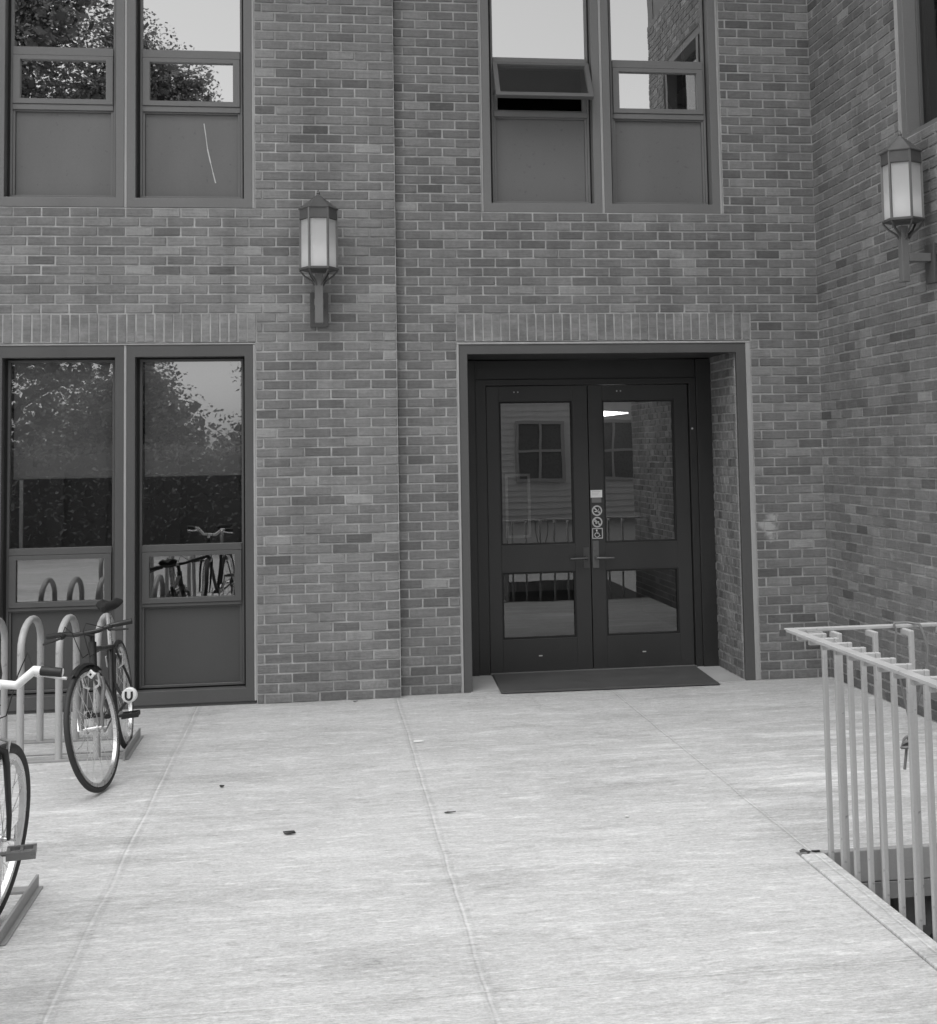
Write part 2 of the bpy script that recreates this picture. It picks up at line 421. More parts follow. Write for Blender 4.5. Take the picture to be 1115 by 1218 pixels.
g = MB(); g.quad((0.4, -30, 0.004), (45, -30, 0.004), (45, -10.5, 0.004), (0.4, -10.5, 0.004)); g.build('driveway', M['asphalt'], kind='structure')

# ------------------------------------------------------------------ brickwork
CO, BL = 0.0677, 0.188
TOPZ = CO * 96
bld = empty('brick_building', (0, 0, 0), label='dark brick building with paired tall windows and a recessed double door', cat='building')

def subtract(iv, cuts):
    out = [iv]
    for c0, c1 in cuts:
        nx = []
        for a, b in out:
            if c1 <= a or c0 >= b: nx.append((a, b)); continue
            if c0 > a: nx.append((a, c0))
            if c1 < b: nx.append((c1, b))
        out = nx
    return out
def tone_pick(rnd, base=0.175):
    r = rnd.random()
    t = rnd.gauss(1.0, 0.10)
    if r < 0.12: t += 0.20 + 0.22 * rnd.random()
    elif r < 0.24: t -= 0.16 + 0.14 * rnd.random()
    return base * max(0.5, t)
def one_brick(b, mtx, u0, u1, z0, z1, rnd, gap=0.0055, d=0.006, base=0.175, tone=None):
    if u1 - u0 < 0.014: return
    j = lambda s: rnd.uniform(-s, s)
    g0 = gap
    if u1 - u0 < 0.035: g0 = 0.003
    a0, a1, c0, c1 = u0 + g0, u1 - g0, z0 + gap, z1 - gap
    dz = j(0.0014)
    e = 0.0028; dd = d + j(0.0013)
    back = [(a0 + j(.001), -0.001, c0 + dz), (a1 + j(.001), -0.001, c0 + dz), (a1 + j(.001), -0.001, c1 + dz), (a0 + j(.001), -0.001, c1 + dz)]
    fr = [(a0 + e + j(.0022), dd + j(.001), c0 + e + dz + j(.0016)), (a1 - e + j(.0022), dd + j(.001), c0 + e + dz + j(.0016)), (a1 - e + j(.0022), dd + j(.001), c1 - e + dz + j(.0016)), (a0 + e + j(.0022), dd + j(.001), c1 - e + dz + j(.0016))]
    t = tone_pick(rnd, base) if tone is None else tone
    b.add(back + fr, [(4, 5, 6, 7), (0, 1, 5, 4), (1, 2, 6, 5), (2, 3, 7, 6), (3, 0, 4, 7)], None, t, mtx)
def brick_wall(nm, o, U, N, ua, ub, z0, z1, openings, soldiers, seed, off=0.0, thick=0.22, parent=None, base=0.175, headers=False, stack=False):
    """mortar body with openings (reveals closed) + individually laid bricks"""
    rnd = random.Random(seed)
    mtx = frame_mtx(o, U, N)
    us = sorted(set([ua, ub] + [v for op in openings for v in op[:2] if ua < v < ub]))
    zs = sorted(set([z0, z1] + [v for op in openings for v in op[2:4] if z0 < v < z1]))
    w = MB()
    inside = lambda u, z: any(q[0] < u < q[1] and q[2] < z < q[3] for q in openings)
    solid = {}
    for i in range(len(us) - 1):
        for k in range(len(zs) - 1):
            solid[i, k] = not inside((us[i] + us[i + 1]) / 2, (zs[k] + zs[k + 1]) / 2)
    for (i, k), ok in solid.items():
        if not ok: continue
        a, b2, c, d2 = us[i], us[i + 1], zs[k], zs[k + 1]
        w.add([(a, 0, c), (b2, 0, c), (b2, 0, d2), (a, 0, d2)], [(0, 1, 2, 3)], None, 1, mtx)
        w.add([(a, -thick, c), (a, -thick, d2), (b2, -thick, d2), (b2, -thick, c)], [(0, 1, 2, 3)], None, 1, mtx)
        if not solid.get((i - 1, k), False): w.add([(a, 0, c), (a, 0, d2), (a, -thick, d2), (a, -thick, c)], [(0, 1, 2, 3)], None, 1, mtx)
        if not solid.get((i + 1, k), False): w.add([(b2, 0, c), (b2, -thick, c), (b2, -thick, d2), (b2, 0, d2)], [(0, 1, 2, 3)], None, 1, mtx)
        if not solid.get((i, k - 1), False): w.add([(a, 0, c), (a, -thick, c), (b2, -thick, c), (b2, 0, c)], [(0, 1, 2, 3)], None, 1, mtx)
        if not solid.get((i, k + 1), False): w.add([(a, 0, d2), (b2, 0, d2), (b2, -thick, d2), (a, -thick, d2)], [(0, 1, 2, 3)], None, 1, mtx)
    wo_ = w.build(nm, M['mortar'], parent)
    b = MB()
    blocks = list(openings) + list(soldiers)
    k = int(round(z0 / CO)); z = k * CO
    L = BL if not headers else BL / 2
    while z < z1 - 0.01:
        zc = z + CO / 2
        cuts = [(q[0], q[1]) for q in blocks if q[2] - 0.004 < zc < q[3] + 0.004]
        ph = (0.5 * L if k % 2 and not stack else 0.0) + off
        n0 = int(math.floor((ua - ph) / L)) - 1
        u = n0 * L + ph
        while u < ub:
            a, c = max(u, ua), min(u + L, ub)
            if c > a:
                for p, q in subtract((a, c), cuts): one_brick(b, mtx, p, q, z, min(z + CO, z1), rnd, base=base, d=0.0015 if stack else 0.006, gap=0.003 if stack else 0.0055)
            u += L
        z += CO; k += 1
    sb = MB()
    for (a, c, s0, s1) in soldiers:
        nb = int(round((c - a) / (CO * 0.95))); sw = (c - a) / nb
        for i in range(nb):
            one_brick(sb, mtx, a + i * sw, a + (i + 1) * sw, s0, s1, rnd, gap=0.0035 + 0.002 * rnd.random(), d=0.0035, base=base, tone=base * (1.0 + rnd.gauss(0, 0.09)))
    b.build('brickwork', M['brick'], wo_, tone=True)
    if sb.v: sb.build('soldier_course', M['brick_soldier'], wo_, tone=True)
    return wo_
LINT = CO * 37; LINT2 = CO * 40; SILL = CO * 51
UPTOP = SILL + CO * 36
PB = -0.07                                     # face of the projecting bay
bay = brick_wall('wall', (0, PB, 0), (1, 0, 0), (0, -1, 0), -6.0, -0.30, 0, TOPZ,
    [(-3.075, -1.293, 0.0, LINT), (-3.075, -1.293, SILL, UPTOP)], [(-3.12, -1.285, LINT, LINT2)], 11, off=-0.30, parent=bld, base=0.185)
fac = brick_wall('wall', (0, 0, 0), (1, 0, 0), (0, -1, 0), -0.30, WING, 0, TOPZ,
    [(0.135, 2.335, 0.0, LINT), (0.335, 2.160, SILL, UPTOP)], [(0.135, 2.340, LINT, LINT2)], 23, off=-0.30 + 0.07, parent=bld, base=0.170)
wing = brick_wall('wall', (WING, 0, 0), (0, -1, 0), (-1, 0, 0), 0.0, 4.6, -0.2, TOPZ,
    [(1.48, 4.0, CO * 54, UPTOP)], [], 37, off=0.0, parent=bld, base=0.168)
# return of the projecting bay, and the doorway reveals
brick_wall('wall', (-0.30, 0, 0), (0, 1, 0), (1, 0, 0), PB + 0.004, 0.0, 0, TOPZ, [], [], 41, off=0.05, thick=0.05, parent=bld, stack=True)
brick_wall('wall', (2.225, 0, 0), (0, 1, 0), (-1, 0, 0), 0.045, 0.70, 0, LINT, [], [], 43, thick=0.10, parent=bld, headers=True, off=0.02)
brick_wall('wall', (0.200, 0, 0), (0, 1, 0), (1, 0, 0), 0.045, 0.70, 0, LINT, [], [], 47, thick=0.06, parent=bld, headers=True)
# end wall of the wing and the storeys above the frame
w = MB(); w.box(WING + 0.004, WING + 9, -4.6, -4.38, -0.2, 7.6); w.box(WING + 0.012, WING + 0.25, -4.58, 0.2, TOPZ, 7.6)
w.build('wing_end_wall', M['upper'], bld)
w = MB(); w.box(-6, -0.31, PB + 0.010, 0.2, TOPZ, 7.6); w.box(-0.30, WING, 0.010, 0.2, TOPZ, 7.6); w.box(-14, -6.0, PB + 0.02, 0.2, 0, 7.6)
w.build('upper_wall', M['upper'], bld)
w = MB(); w.box(-14, WING - 0.01, -1.45, 0.0, 7.30, 7.45); w.build('eave', M['frame_dark'], bld)
w = MB(); w.box(-14, WING + 9, 0.21, 14, 7.3, 7.6); w.box(-14, WING + 9, 13.7, 14, 0, 7.29); w.box(-14, -13.8, 0.21, 13.69, 0, 7.29); w.box(WING + 8.8, WING + 9, -4.3, 13.69, 0, 7.29); w.box(WING + 0.26, WING + 9, -4.37, 0.2, 7.3, 7.6)
w.build('roof', M['upper'], bld)
# dark rooms behind the glass
w = MB()
for z0, z1 in ((0.02, 3.1), (3.2, 6.4)):
    x0, x1, y0, y1 = -5.8, 2.86, 0.24, 4.2
    if z0 < 1: x1 = 0.10
    w.add([(x0, y0, z0), (x1, y0, z0), (x1, y1, z0), (x0, y1, z0), (x0, y0, z1), (x1, y0, z1), (x1, y1, z1), (x0, y1, z1)],
          [(0, 1, 2, 3), (7, 6, 5, 4), (1, 5, 6, 2), (2, 6, 7, 3), (3, 7, 4, 0)])
w.add([(0.12, 0.80, 0.01), (2.5, 0.80, 0.01), (2.5, 4.2, 0.01), (0.12, 4.2, 0.01), (0.12, 0.80, 2.9), (2.5, 0.80, 2.9), (2.5, 4.2, 2.9), (0.12, 4.2, 2.9)],
      [(0, 1, 2, 3), (7, 6, 5, 4), (1, 5, 6, 2), (2, 6, 7, 3), (3, 7, 4, 0)])
w.add([(WING + .23, -4.3, 3.2), (WING + 4, -4.3, 3.2), (WING + 4, 0.1, 3.2), (WING + .23, 0.1, 3.2), (WING + .23, -4.3, 6.4), (WING + 4, -4.3, 6.4), (WING + 4, 0.1, 6.4), (WING + .23, 0.1, 6.4)],
      [(0, 1, 2, 3), (7, 6, 5, 4), (0, 4, 5, 1), (1, 5, 6, 2), (2, 6, 7, 3)])
w.build('room', M['room'], bld)

# ------------------------------------------------------------------ windows (parts of the building)
def window(x0, x1, z0, z1, yw, upper, glassm, dark=False, open_sash=False, shade=False, scratch=False, label=None, dz=0.0):
    """one tall unit: fixed light, awning light, spandrel panel, in a flat metal frame"""
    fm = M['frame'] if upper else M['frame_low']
    f = MB(); D = 0.16
    wb = 0.068 if upper else 0.092; wt = 0.083
    st = 0.058
    f.ring(x0, x1, yw - 0.004, yw + D, z0, z1, st, wt, wb)
    # tiny outer nosing
    win = f.build('window', fm, bld, bevel=0.003)
    if label: win['label'] = label
    ix0, ix1, iz0, iz1 = x0 + st, x1 - st, z0 + wb, z1 - wt
    k = MB()                                                             # dark gasket line round the opening
    k.ring(ix0 + 0.0005, ix1 - 0.0005, yw + 0.088, yw + 0.125, iz0 + 0.0005, iz1 - 0.0005, 0.020, 0.014, 0.010)
    k.build('gasket', M['gasket'], win)
    sx0, sx1 = ix0 + 0.021, ix1 - 0.012
    if upper: zp0, zp1, za0, za1, zf = z0 + 0.112, z0 + 0.700 + dz, z0 + 0.742 + dz, z0 + 1.092 + dz, z0 + 1.150 + dz
    else:     zp0, zp1, za0, za1, zf = 0.121, 0.676, 0.700, 1.056, 1.102
    s = MB()                                                             # inner sash: stiles, rails
    s.ring(sx0, sx1, yw + 0.074, yw + 0.12, iz0 + 0.011, iz1 - 0.011, 0.016)
    s.box(sx0 + .0165, sx1 - .0165, yw + 0.066, yw + 0.12, zp1 + 0.002, za0)      # rail over the panel
    s.box(sx0 + .0165, sx1 - .0165, yw + 0.062, yw + 0.12, za1, zf)               # transom
    s.ring(sx0 + 0.017, sx1 - 0.017, yw + 0.080, yw + 0.11, iz0 + 0.013, zp1 + 0.001, 0.016, 0.01, 0.016)   # panel bead
    s.build('sash_rails', fm, win, bevel=0.002)
    p = MB(); p.box(sx0 + 0.034, sx1 - 0.034, yw + 0.098, yw + 0.108, iz0 + 0.030, zp1 - 0.010)
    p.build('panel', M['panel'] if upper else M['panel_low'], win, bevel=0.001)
    if scratch:
        c = MB(); pts = [(-1.652, 4.085), (-1.640, 4.00), (-1.628, 3.90), (-1.606, 3.80), (-1.590, 3.73), (-1.572, 3.655)]
        for (xa, za), (xb, zb) in zip(pts[:-1], pts[1:]):
            ww = 0.002 + 0.0035 * random.random()
            c.box(-ww, ww, -0.0006, 0.0006, 0, math.hypot(xb - xa, zb - za), None, Matrix.Translation((xa, yw + 0.0972, za)) @ Matrix.Rotation(math.atan2(xb - xa, zb - za), 4, 'Y'))
        c.build('scratch', paint('scratch', 0.55, 0.9, 0.4, 30), win)
    # awning light
    if not open_sash:
        a = MB(); a.ring(sx0 + 0.018, sx1 - 0.018, yw + 0.058, yw + 0.10, za0 + 0.002, za1 - 0.002, 0.048, 0.030, 0.036)
        a.build('awning_sash', fm, win, bevel=0.002)
        q = MB(); X0, X1, Z0, Z1 = sx0 + 0.06, sx1 - 0.06, za0 + 0.032, za1 - 0.026
        q.quad((X0, yw + 0.085, Z0), (X1, yw + 0.085, Z0), (X1, yw + 0.085, Z1), (X0, yw + 0.085, Z1)); q.build('pane', glassm, win)
    else:
        th = R(30)
        mt = Matrix.Translation((0, yw + 0.055, za1 - 0.002)) @ Matrix.Rotation(-th, 4, 'X')
        H = za1 - za0 - 0.004
        a = MB(); a.ring(sx0 + 0.008, sx1 - 0.004, -0.034, 0.0, -H, 0, 0.034, 0.026, 0.034, mtx=mt)
        a.build('awning_sash', M['frame_dark'], win, bevel=0.002)
        q = MB(); q.add([(sx0 + .04, -0.016, -H + .03), (sx1 - .036, -0.016, -H + .03), (sx1 - .036, -0.016, -.022), (sx0 + .04, -0.016, -.022)], [(0, 1, 2, 3)], None, 1, mt); q.build('pane', glassm, win)
        for xx in (sx0 + 0.014, sx1 - 0.014):                              # stay arms and the fixed seat
            h = MB(); h.tube([(xx, yw + 0.06, za0 + 0.12), mt @ Vector((xx, 0.0, -H * 0.72))], 0.006, 6)
            h.build('stay', M['frame_dark'], win)
        e = MB(); e.ring(sx0 + 0.018, sx1 - 0.018, yw + 0.084, yw + 0.12, za0 + 0.002, za1 - 0.002, 0.03, 0.02, 0.012); e.build('sash_seat', fm, win)
    q = MB(); X0, X1, Z0, Z1 = sx0 + 0.0155, sx1 - 0.0155, zf - 0.001, iz1 - 0.025
    q.quad((X0, yw + 0.098, Z0), (X1, yw + 0.098, Z0), (X1, yw + 0.098, Z1), (X0, yw + 0.098, Z1)); q.build('pane', glassm, win)
    if shade:
        q = MB(); q.box(X0 + 0.01, X1 - 0.01, yw + 0.150, yw + 0.153, 1.585, Z1); q.cyl((X0 + 0.01, yw + 0.152, 1.583), (X1 - 0.01, yw + 0.152, 1.583), 0.010, 8)
        q.build('roller_shade', M['shade'], win)
    return win
def caulk(win, boxes):
    c = MB()
    for b in boxes: c.box(*b)
    c.build('caulk', M['caulk'], win, bevel=0.003)
yb = PB + 0.012; ya = 0.012
ul1 = window(-3.055, -2.191, SILL + 0.004, UPTOP - 0.012, yb, True, M['glass_up'])
ul2 = window(-2.172, -1.310, SILL + 0.004, UPTOP - 0.012, yb, True, M['glass_up'], scratch=True)
caulk(ul2, [(-2.1905, -2.1725, yb - 0.002, yb + 0.05, SILL + .003, UPTOP - .01), (-1.3095, -1.2935, yb - 0.006, yb + 0.05, SILL + .003, UPTOP - .012), (-3.07, -1.2935, yb - 0.004, yb + 0.05, UPTOP - .0115, UPTOP - .001)])
ll1 = window(-3.055, -2.191, 0.022, LINT - 0.016, yb, False, M['glass_low'], shade=True)
ll2 = window(-2.172, -1.310, 0.022, LINT - 0.016, yb, False, M['glass_low'], shade=True)
caulk(ll2, [(-2.1905, -2.1725, yb - 0.002, yb + 0.05, .024, LINT - .0165), (-1.3095, -1.2935, yb - 0.006, yb + 0.05, .024, LINT - .0165), (-3.07, -1.2935, yb - 0.010, yb + 0.05, LINT - .0155, LINT - .004)])
g2 = MB(); g2.box(-3.07, -1.30, yb + 0.01, yb + 0.15, -0.01, 0.0215); g2.build('sill_bed', M['concrete_dark'], ll2)
g2 = MB(); g2.box(-2.905, -2.882, yb + 0.125, yb + 0.145, 1.10, 1.57); g2.build('curtain_edge', M['trim'], ll1)
ur1 = window(0.352, 1.238, SILL + 0.004, UPTOP - 0.012, ya, True, M['glass_up'], open_sash=True, dz=0.028)
ur2 = window(1.258, 2.142, SILL + 0.004, UPTOP - 0.012, ya, True, M['glass_up'], dz=0.028)
caulk(ur2, [(1.2385, 1.2575, ya - 0.003, ya + 0.05, SILL + .003, UPTOP - .01), (0.3355, 0.3515, ya - 0.006, ya + 0.05, SILL + .003, UPTOP - .012), (2.1425, 2.1595, ya - 0.006, ya + 0.05, SILL + .003, UPTOP - .012), (0.336, 2.159, ya - 0.006, ya + 0.05, SILL - .008, SILL + .0035)])
# wing window: seen almost end on
wmt = frame_mtx((WING, 0, 0), (0, -1, 0), (-1, 0, 0))
def wing_box(b, u0, u1, d0, d1, z0, z1): b.box(u0, u1, d0, d1, z0, z1, None, wmt)
f = MB(); zb, zt = CO * 54 + 0.004, UPTOP - 0.012
f.add(*(lambda t: (t.v, t.f))(MB().ring(1.496, 3.98, -0.18, -0.012, zb, zt, 0.07, 0.08, 0.03)), None, 1, wmt)
wing_box(f, 2.70, 2.78, -0.17, -0.014, zb + .03, zt - .08)
wf = f.build('window', M['frame'], bld, bevel=0.003)
f = MB(); f.add(*(lambda t: (t.v, t.f))(MB().ring(1.567, 2.699, -0.15, -0.10, zb + .031, zt - .081, 0.02)), None, 1, wmt); f.build('sash_rails', M['frame_dark'], wf, bevel=0.003)
q = MB(); q.add([(1.58, -0.12, zb + .04), (3.90, -0.12, zb + .04), (3.90, -0.12, zt - .09), (1.58, -0.12, zt - .09)], [(0, 1, 2, 3)], None, 1, wmt); q.build('pane', M['glass_door'], wf)
c = MB(); wing_box(c, 1.4805, 1.4955, -0.03, 0.004, zb - .003, zt); c.build('caulk', M['caulk'], wf)

# ------------------------------------------------------------------ doorway
YD = 0.70
f = MB()
f.ring(0.150, 2.300, 0.004, 0.045, -0.6, LINT - 0.022, 0.062, 0.070, 0.1, 0.072)   # flat metal surround, feet below grade
sur = f.build('door_surround', paint('surround_paint', 0.09, 0.5, 0.15, 3.0), bld, bevel=0.003)
c = MB(); c.box(0.1355, 0.1495, -0.004, 0.03, 0, LINT - .022); c.box(2.3005, 2.3345, -0.003, 0.03, 0, LINT - .022); c.box(0.136, 2.334, -0.004, 0.03, LINT - .0215, LINT - .006)
c.build('caulk', M['caulk'], sur, bevel=0.003)
f = MB(); f.box(0.20, 2.225, 0.046, YD - 0.005, LINT - 0.085, LINT + 0.02)
f.build('soffit', M['soffit'], sur)
# metal wall that carries the doors
f = MB()
f.box(0.201, 0.34, YD - 0.06, YD + 0.06, 0, 2.41); f.box(2.10, 2.223, YD - 0.06, YD + 0.06, 0, 2.41)
f.box(0.3405, 2.0995, YD - 0.03, YD + 0.06, 2.262, 2.41)
f.ring(0.3405, 2.0995, YD - 0.045, YD + 0.05, -0.2, 2.2615, 0.085, 0.045, 0.05, 0.055)
dfr = f.build('door_frame', M['door_frame'], bld, bevel=0.003)
f = MB(); f.cyl((2.062, YD - 0.052, 1.86), (2.062, YD - 0.045, 1.86), 0.008, 10); f.build('door_contact', M['signgrey'], dfr)
f = MB(); f.cyl((0.245, YD - 0.10, 0.79), (0.245, YD - 0.06, 0.79), 0.012, 10); f.build('door_stop', M['signgrey'], dfr)
f = MB(); f.box(0.4265, 2.0435, YD - 0.07, YD + 0.05, -0.02, 0.016); f.build('threshold', paint('threshold_metal', 0.16, 0.4), dfr, bevel=0.003)
def door(x0, x1, gx0, gx1, hand):
    d = MB(); y0, y1 = YD - 0.010, YD + 0.035
    d.box(x0, gx0, y0, y1, 0.018, 2.212); d.box(gx1, x1, y0, y1, 0.018, 2.212)
    d.box(gx0, gx1, y0, y1, 0.018, 0.262); d.box(gx0, gx1, y0, y1, 0.772, 0.980); d.box(gx0, gx1, y0, y1, 2.092, 2.212)
    o = d.build('door', M['door'], bld, bevel=0.002)
    b = MB()
    for z0, z1 in ((0.262, 0.772), (0.980, 2.092)): b.ring(gx0 + .0005, gx1 - .0005, y0 + 0.004, y1 - 0.005, z0 + .0005, z1 - .0005, 0.013)
    b.build('glazing_bead', M['gasket'], o)
    for z0, z1 in ((0.262, 0.772), (0.980, 2.092)):
        q = MB(); q.quad((gx0 + .012, YD + 0.014, z0 + .012), (gx1 - .012, YD + 0.014, z0 + .012), (gx1 - .012, YD + 0.014, z1 - .012), (gx0 + .012, YD + 0.014, z1 - .012)); q.build('pane', M['glass_door'] if z0 < 0.5 else M['glass_door_up'], o)
    hx = x1 - 0.034 if hand > 0 else x0 + 0.034
    h = MB(); h.box(hx - 0.024, hx + 0.024, y0 - 0.008, y0 - 0.0002, 0.79, 1.00 if hand < 0 else 0.95)
    h.cyl((hx, y0 - 0.008, 0.868), (hx, y0 - 0.052, 0.868), 0.011, 12)
    h.tube([(hx, y0 - 0.050, 0.868), (hx - hand * 0.03, y0 - 0.052, 0.868), (hx - hand * 0.135, y0 - 0.050, 0.866)], [0.011, 0.011, 0.009], 10)
    if hand < 0: h.cyl((hx - 0.004, y0 - 0.008, 0.935), (hx - 0.004, y0 - 0.014, 0.935), 0.012, 14)
    h.build('handle', paint('dark_bronze_hardware', 0.10 if hand > 0 else 0.16, 0.35, 0.2, 20, 0.6), o, smooth=True)
    k = MB(); cx = (gx0 + gx1) / 2
    k.box(cx - 0.014, cx + 0.014, y0 - 0.0012, y0 - 0.0002, 0.128, 0.137)
    k.build('kick_mark', M['signgrey'], o)
    for dx in (-0.03, 0.0):
        k = MB(); k.cyl((cx - 0.14 + dx, y0 - 0.002, 2.165), (cx - 0.14 + dx, y0 - 0.0002, 2.165), 0.006, 8); k.build('screw', M['signgrey'], o)
    return o
door(0.431, 1.229, 0.530, 1.110, 1)
door(1.236, 2.040, 1.348, 1.930, -1)
# floor of the recess
f = MB(); f.box(0.201, 2.224, 0.002, YD + 0.06, -0.05, 0.006); f.build('recess_floor', paint('worn_concrete', 0.36, 0.9, 0.2, 6, 0, False, 0.4), bld)
# door mat
m_ = MB(); m_.add([(0.40, -0.11, 0.007), (1.99, -0.14, 0.007), (2.03, 0.62, 0.010), (0.43, 0.62, 0.010), (0.41, -0.098, 0.017), (1.98, -0.128, 0.017), (2.02, 0.61, 0.020), (0.44, 0.61, 0.020)],
    [(4, 5, 6, 7), (0, 1, 5, 4), (1, 2, 6, 5), (2, 3, 7, 6), (3, 0, 4, 7), (3, 2, 1, 0)])
m_.build('door_mat', M['mat'], label='dark rubber mat lying across the doorway floor', cat='mat')
# inside the doors: a pale frame on the left pane's back and a lit ceiling light deep in the hall
f = MB(); f.ring(0.575, 0.770, YD + 0.030, YD + 0.040, 1.035, 1.53, 0.020); f.build('framed_notice', M['paper'], label='narrow pale framed notice standing behind the left door pane', cat='notice')
m_, n_, l_, b_ = new_mat('lit_panel'); b_.inputs['Base Color'].default_value = gval(0.8); b_.inputs['Emission Color'].default_value = gval(1); b_.inputs['Emission Strength'].default_value = 6.0
f = MB(); f.add([(2.02, 3.8, 2.045), (2.30, 3.8, 2.075), (2.30, 3.8, 2.085), (2.02, 3.8, 2.105), (2.02, 3.9, 2.045), (2.30, 3.9, 2.075), (2.30, 3.9, 2.085), (2.02, 3.9, 2.105)], [(0, 1, 2, 3), (7, 6, 5, 4), (0, 4, 5, 1), (3, 2, 6, 7), (0, 3, 7, 4), (1, 5, 6, 2)])
f.build('ceiling_light', m_, label='small lit ceiling light seen deep behind the right door pane', cat='ceiling light')
# signs on the right door leaf
yS = YD - 0.0105
SX = 1.286
s = MB(); s.box(SX - 0.046, SX + 0.046, yS - 0.003, yS, 1.334, 1.392, M['label'])
for i in range(3): s.box(SX - 0.036, SX + 0.030 - i * 0.01, yS - 0.0036, yS - 0.003, 1.378 - i * 0.012, 1.381 - i * 0.012, M['signgrey'])
s.box(SX - 0.038, SX + 0.038, yS - 0.002, yS, 1.294, 1.332, plain('sticker_backing', 0.16, 0.6)); s.build('notice_label', None, label='white rectangular notice at the top of the door stickers', cat='sign')
def no_sign(z, label, inner):
    s = MB(); mt = Matrix.Translation((SX + 0.002, yS, z)) @ Matrix.Rotation(R(90), 4, 'X')
    s.lathe([(0.041, 0.0), (0.041, 0.002)], 32, M['signgrey'], mt)
    s.lathe([(0.030, 0.002), (0.030, 0.0026)], 32, M['ink'], mt)
    bar = Matrix.Translation((SX + 0.002, yS - 0.0028, z)) @ Matrix.Rotation(R(45), 4, 'Y')
    s.box(-0.030, 0.030, -0.0006, 0.0006, -0.0055, 0.0055, M['signgrey'], bar)
    if inner == 'cigarette':
        s.box(SX - 0.018, SX + 0.022, yS - 0.0034, yS - 0.0027, z - 0.010, z - 0.004, M['label']); s.tube([(SX + .018, yS - .003, z), (SX + .012, yS - .003, z + .008), (SX + .019, yS - .003, z + .015)], .0015, 5, M['label'])
    else:                                                                # a dog seen from the side
        s.box(SX - 0.012, SX + 0.016, yS - 0.0034, yS - 0.0027, z - 0.004, z + 0.006, M['label'])
        for dx in (-0.011, -0.006, 0.009, 0.013): s.box(SX + dx, SX + dx + 0.003, yS - 0.0034, yS - 0.0027, z - 0.015, z - 0.004, M['label'])
        s.box(SX - 0.020, SX - 0.010, yS - 0.0034, yS - 0.0027, z + 0.004, z + 0.012, M['label'])
    s.build('prohibition_sign', None, label=label, cat='sign', group='round stickers on the door')
no_sign(1.232, 'upper round prohibition sticker, just under the white notice label', 'cigarette')
no_sign(1.143, 'lower round prohibition sticker, just above the wheelchair sign', 'dog')
s = MB(); z = 1.056
s.box(SX - 0.040, SX + 0.044, yS - 0.002, yS, z - 0.041, z + 0.041, M['signgrey']); s.box(SX - 0.033, SX + 0.037, yS - 0.0026, yS - 0.002, z - 0.034, z + 0.034, M['ink'])
y_ = yS - 0.0030
s.lathe([(0.006, 0), (0.006, 0.0006)], 14, M['label'], Matrix.Translation((SX - 0.004, y_, z + 0.024)) @ Matrix.Rotation(R(90), 4, 'X'))
s.tube([(SX - .004, y_, z + .016), (SX - .002, y_, z - .002), (SX + .013, y_, z - .002), (SX + .020, y_, z - .020), (SX + .026, y_, z - .018)], .0028, 6, M['label'])
s.tube([(SX - .003, y_, z + .008), (SX + .011, y_, z + .008)], .002, 6, M['label'])
s.tube([(SX - .002 + .018 * math.cos(R(a)), y_, z - .012 + .018 * math.sin(R(a))) for a in range(115, 345, 15)], .0024, 6, M['label'])
s.build('accessibility_sign', None, label='square wheelchair symbol sticker at the bottom of the door stickers', cat='sign')

# ------------------------------------------------------------------ things on the sill inside the upper right window
s = MB(); mt = Matrix.Translation((1.66, 0.20, 4.20)) @ Matrix.Rotation(R(-12), 4, 'Z') @ Matrix.Rotation(R(-8), 4, 'X')
s.add([(-.20, 0, 0), (.23, 0, 0), (.23, .18, 0), (-.20, .18, 0), (-.15, .01, .30), (.10, .01, .26), (.10, .16, .26), (-.15, .16, .30)], [(0, 3, 2, 1), (4, 5, 6, 7), (0, 1, 5, 4), (1, 2, 6, 5), (2, 3, 7, 6), (3, 0, 4, 7)], None, 1, mt)
s.build('paper_stack', M['paper'], bevel=0.004, label='white stack of papers leaning inside the window right of the open sash', cat='papers')
bm = bmesh.new(); bmesh.ops.create_icosphere(bm, subdivisions=3, radius=0.075)
for v in bm.verts: v.co *= 0.75 + 0.5 * random.random(); v.co.z *= 0.85
me = bpy.data.meshes.new('crumpled_cloth'); bm.to_mesh(me); bm.free(); me.materials.append(M['paper'])
o = bpy.data.objects.new('crumpled_cloth', me); col.objects.link(o); o.location = (1.965, 0.22, 4.40)
setp(o, label='crumpled pale cloth on the sill beside the paper stack', cat='cloth')
s = MB(); s.box(1.28, 2.12, 0.16, 0.52, 4.10, 4.15); s.box(1.30, 1.34, 0.20, 0.48, 3.25, 4.10); s.box(2.06, 2.10, 0.20, 0.48, 3.25, 4.10); s.box(1.88, 2.10, 0.20, 0.48, 4.15, 4.32)
s.build('window_shelf', M['trim'], bld)
s = MB()
s.tube([(1.93, .22, 5.6), (1.925, .22, 5.1), (1.935, .22, 4.8), (1.95, .23, 4.6), (1.94, .25, 4.42)], .006, 6); s.tube([(1.99, .22, 5.6), (1.97, .22, 5.0), (1.95, .22, 4.75), (1.985, .24, 4.45)], .005, 6)
s.build('blind_cord', M['label'], ur2)

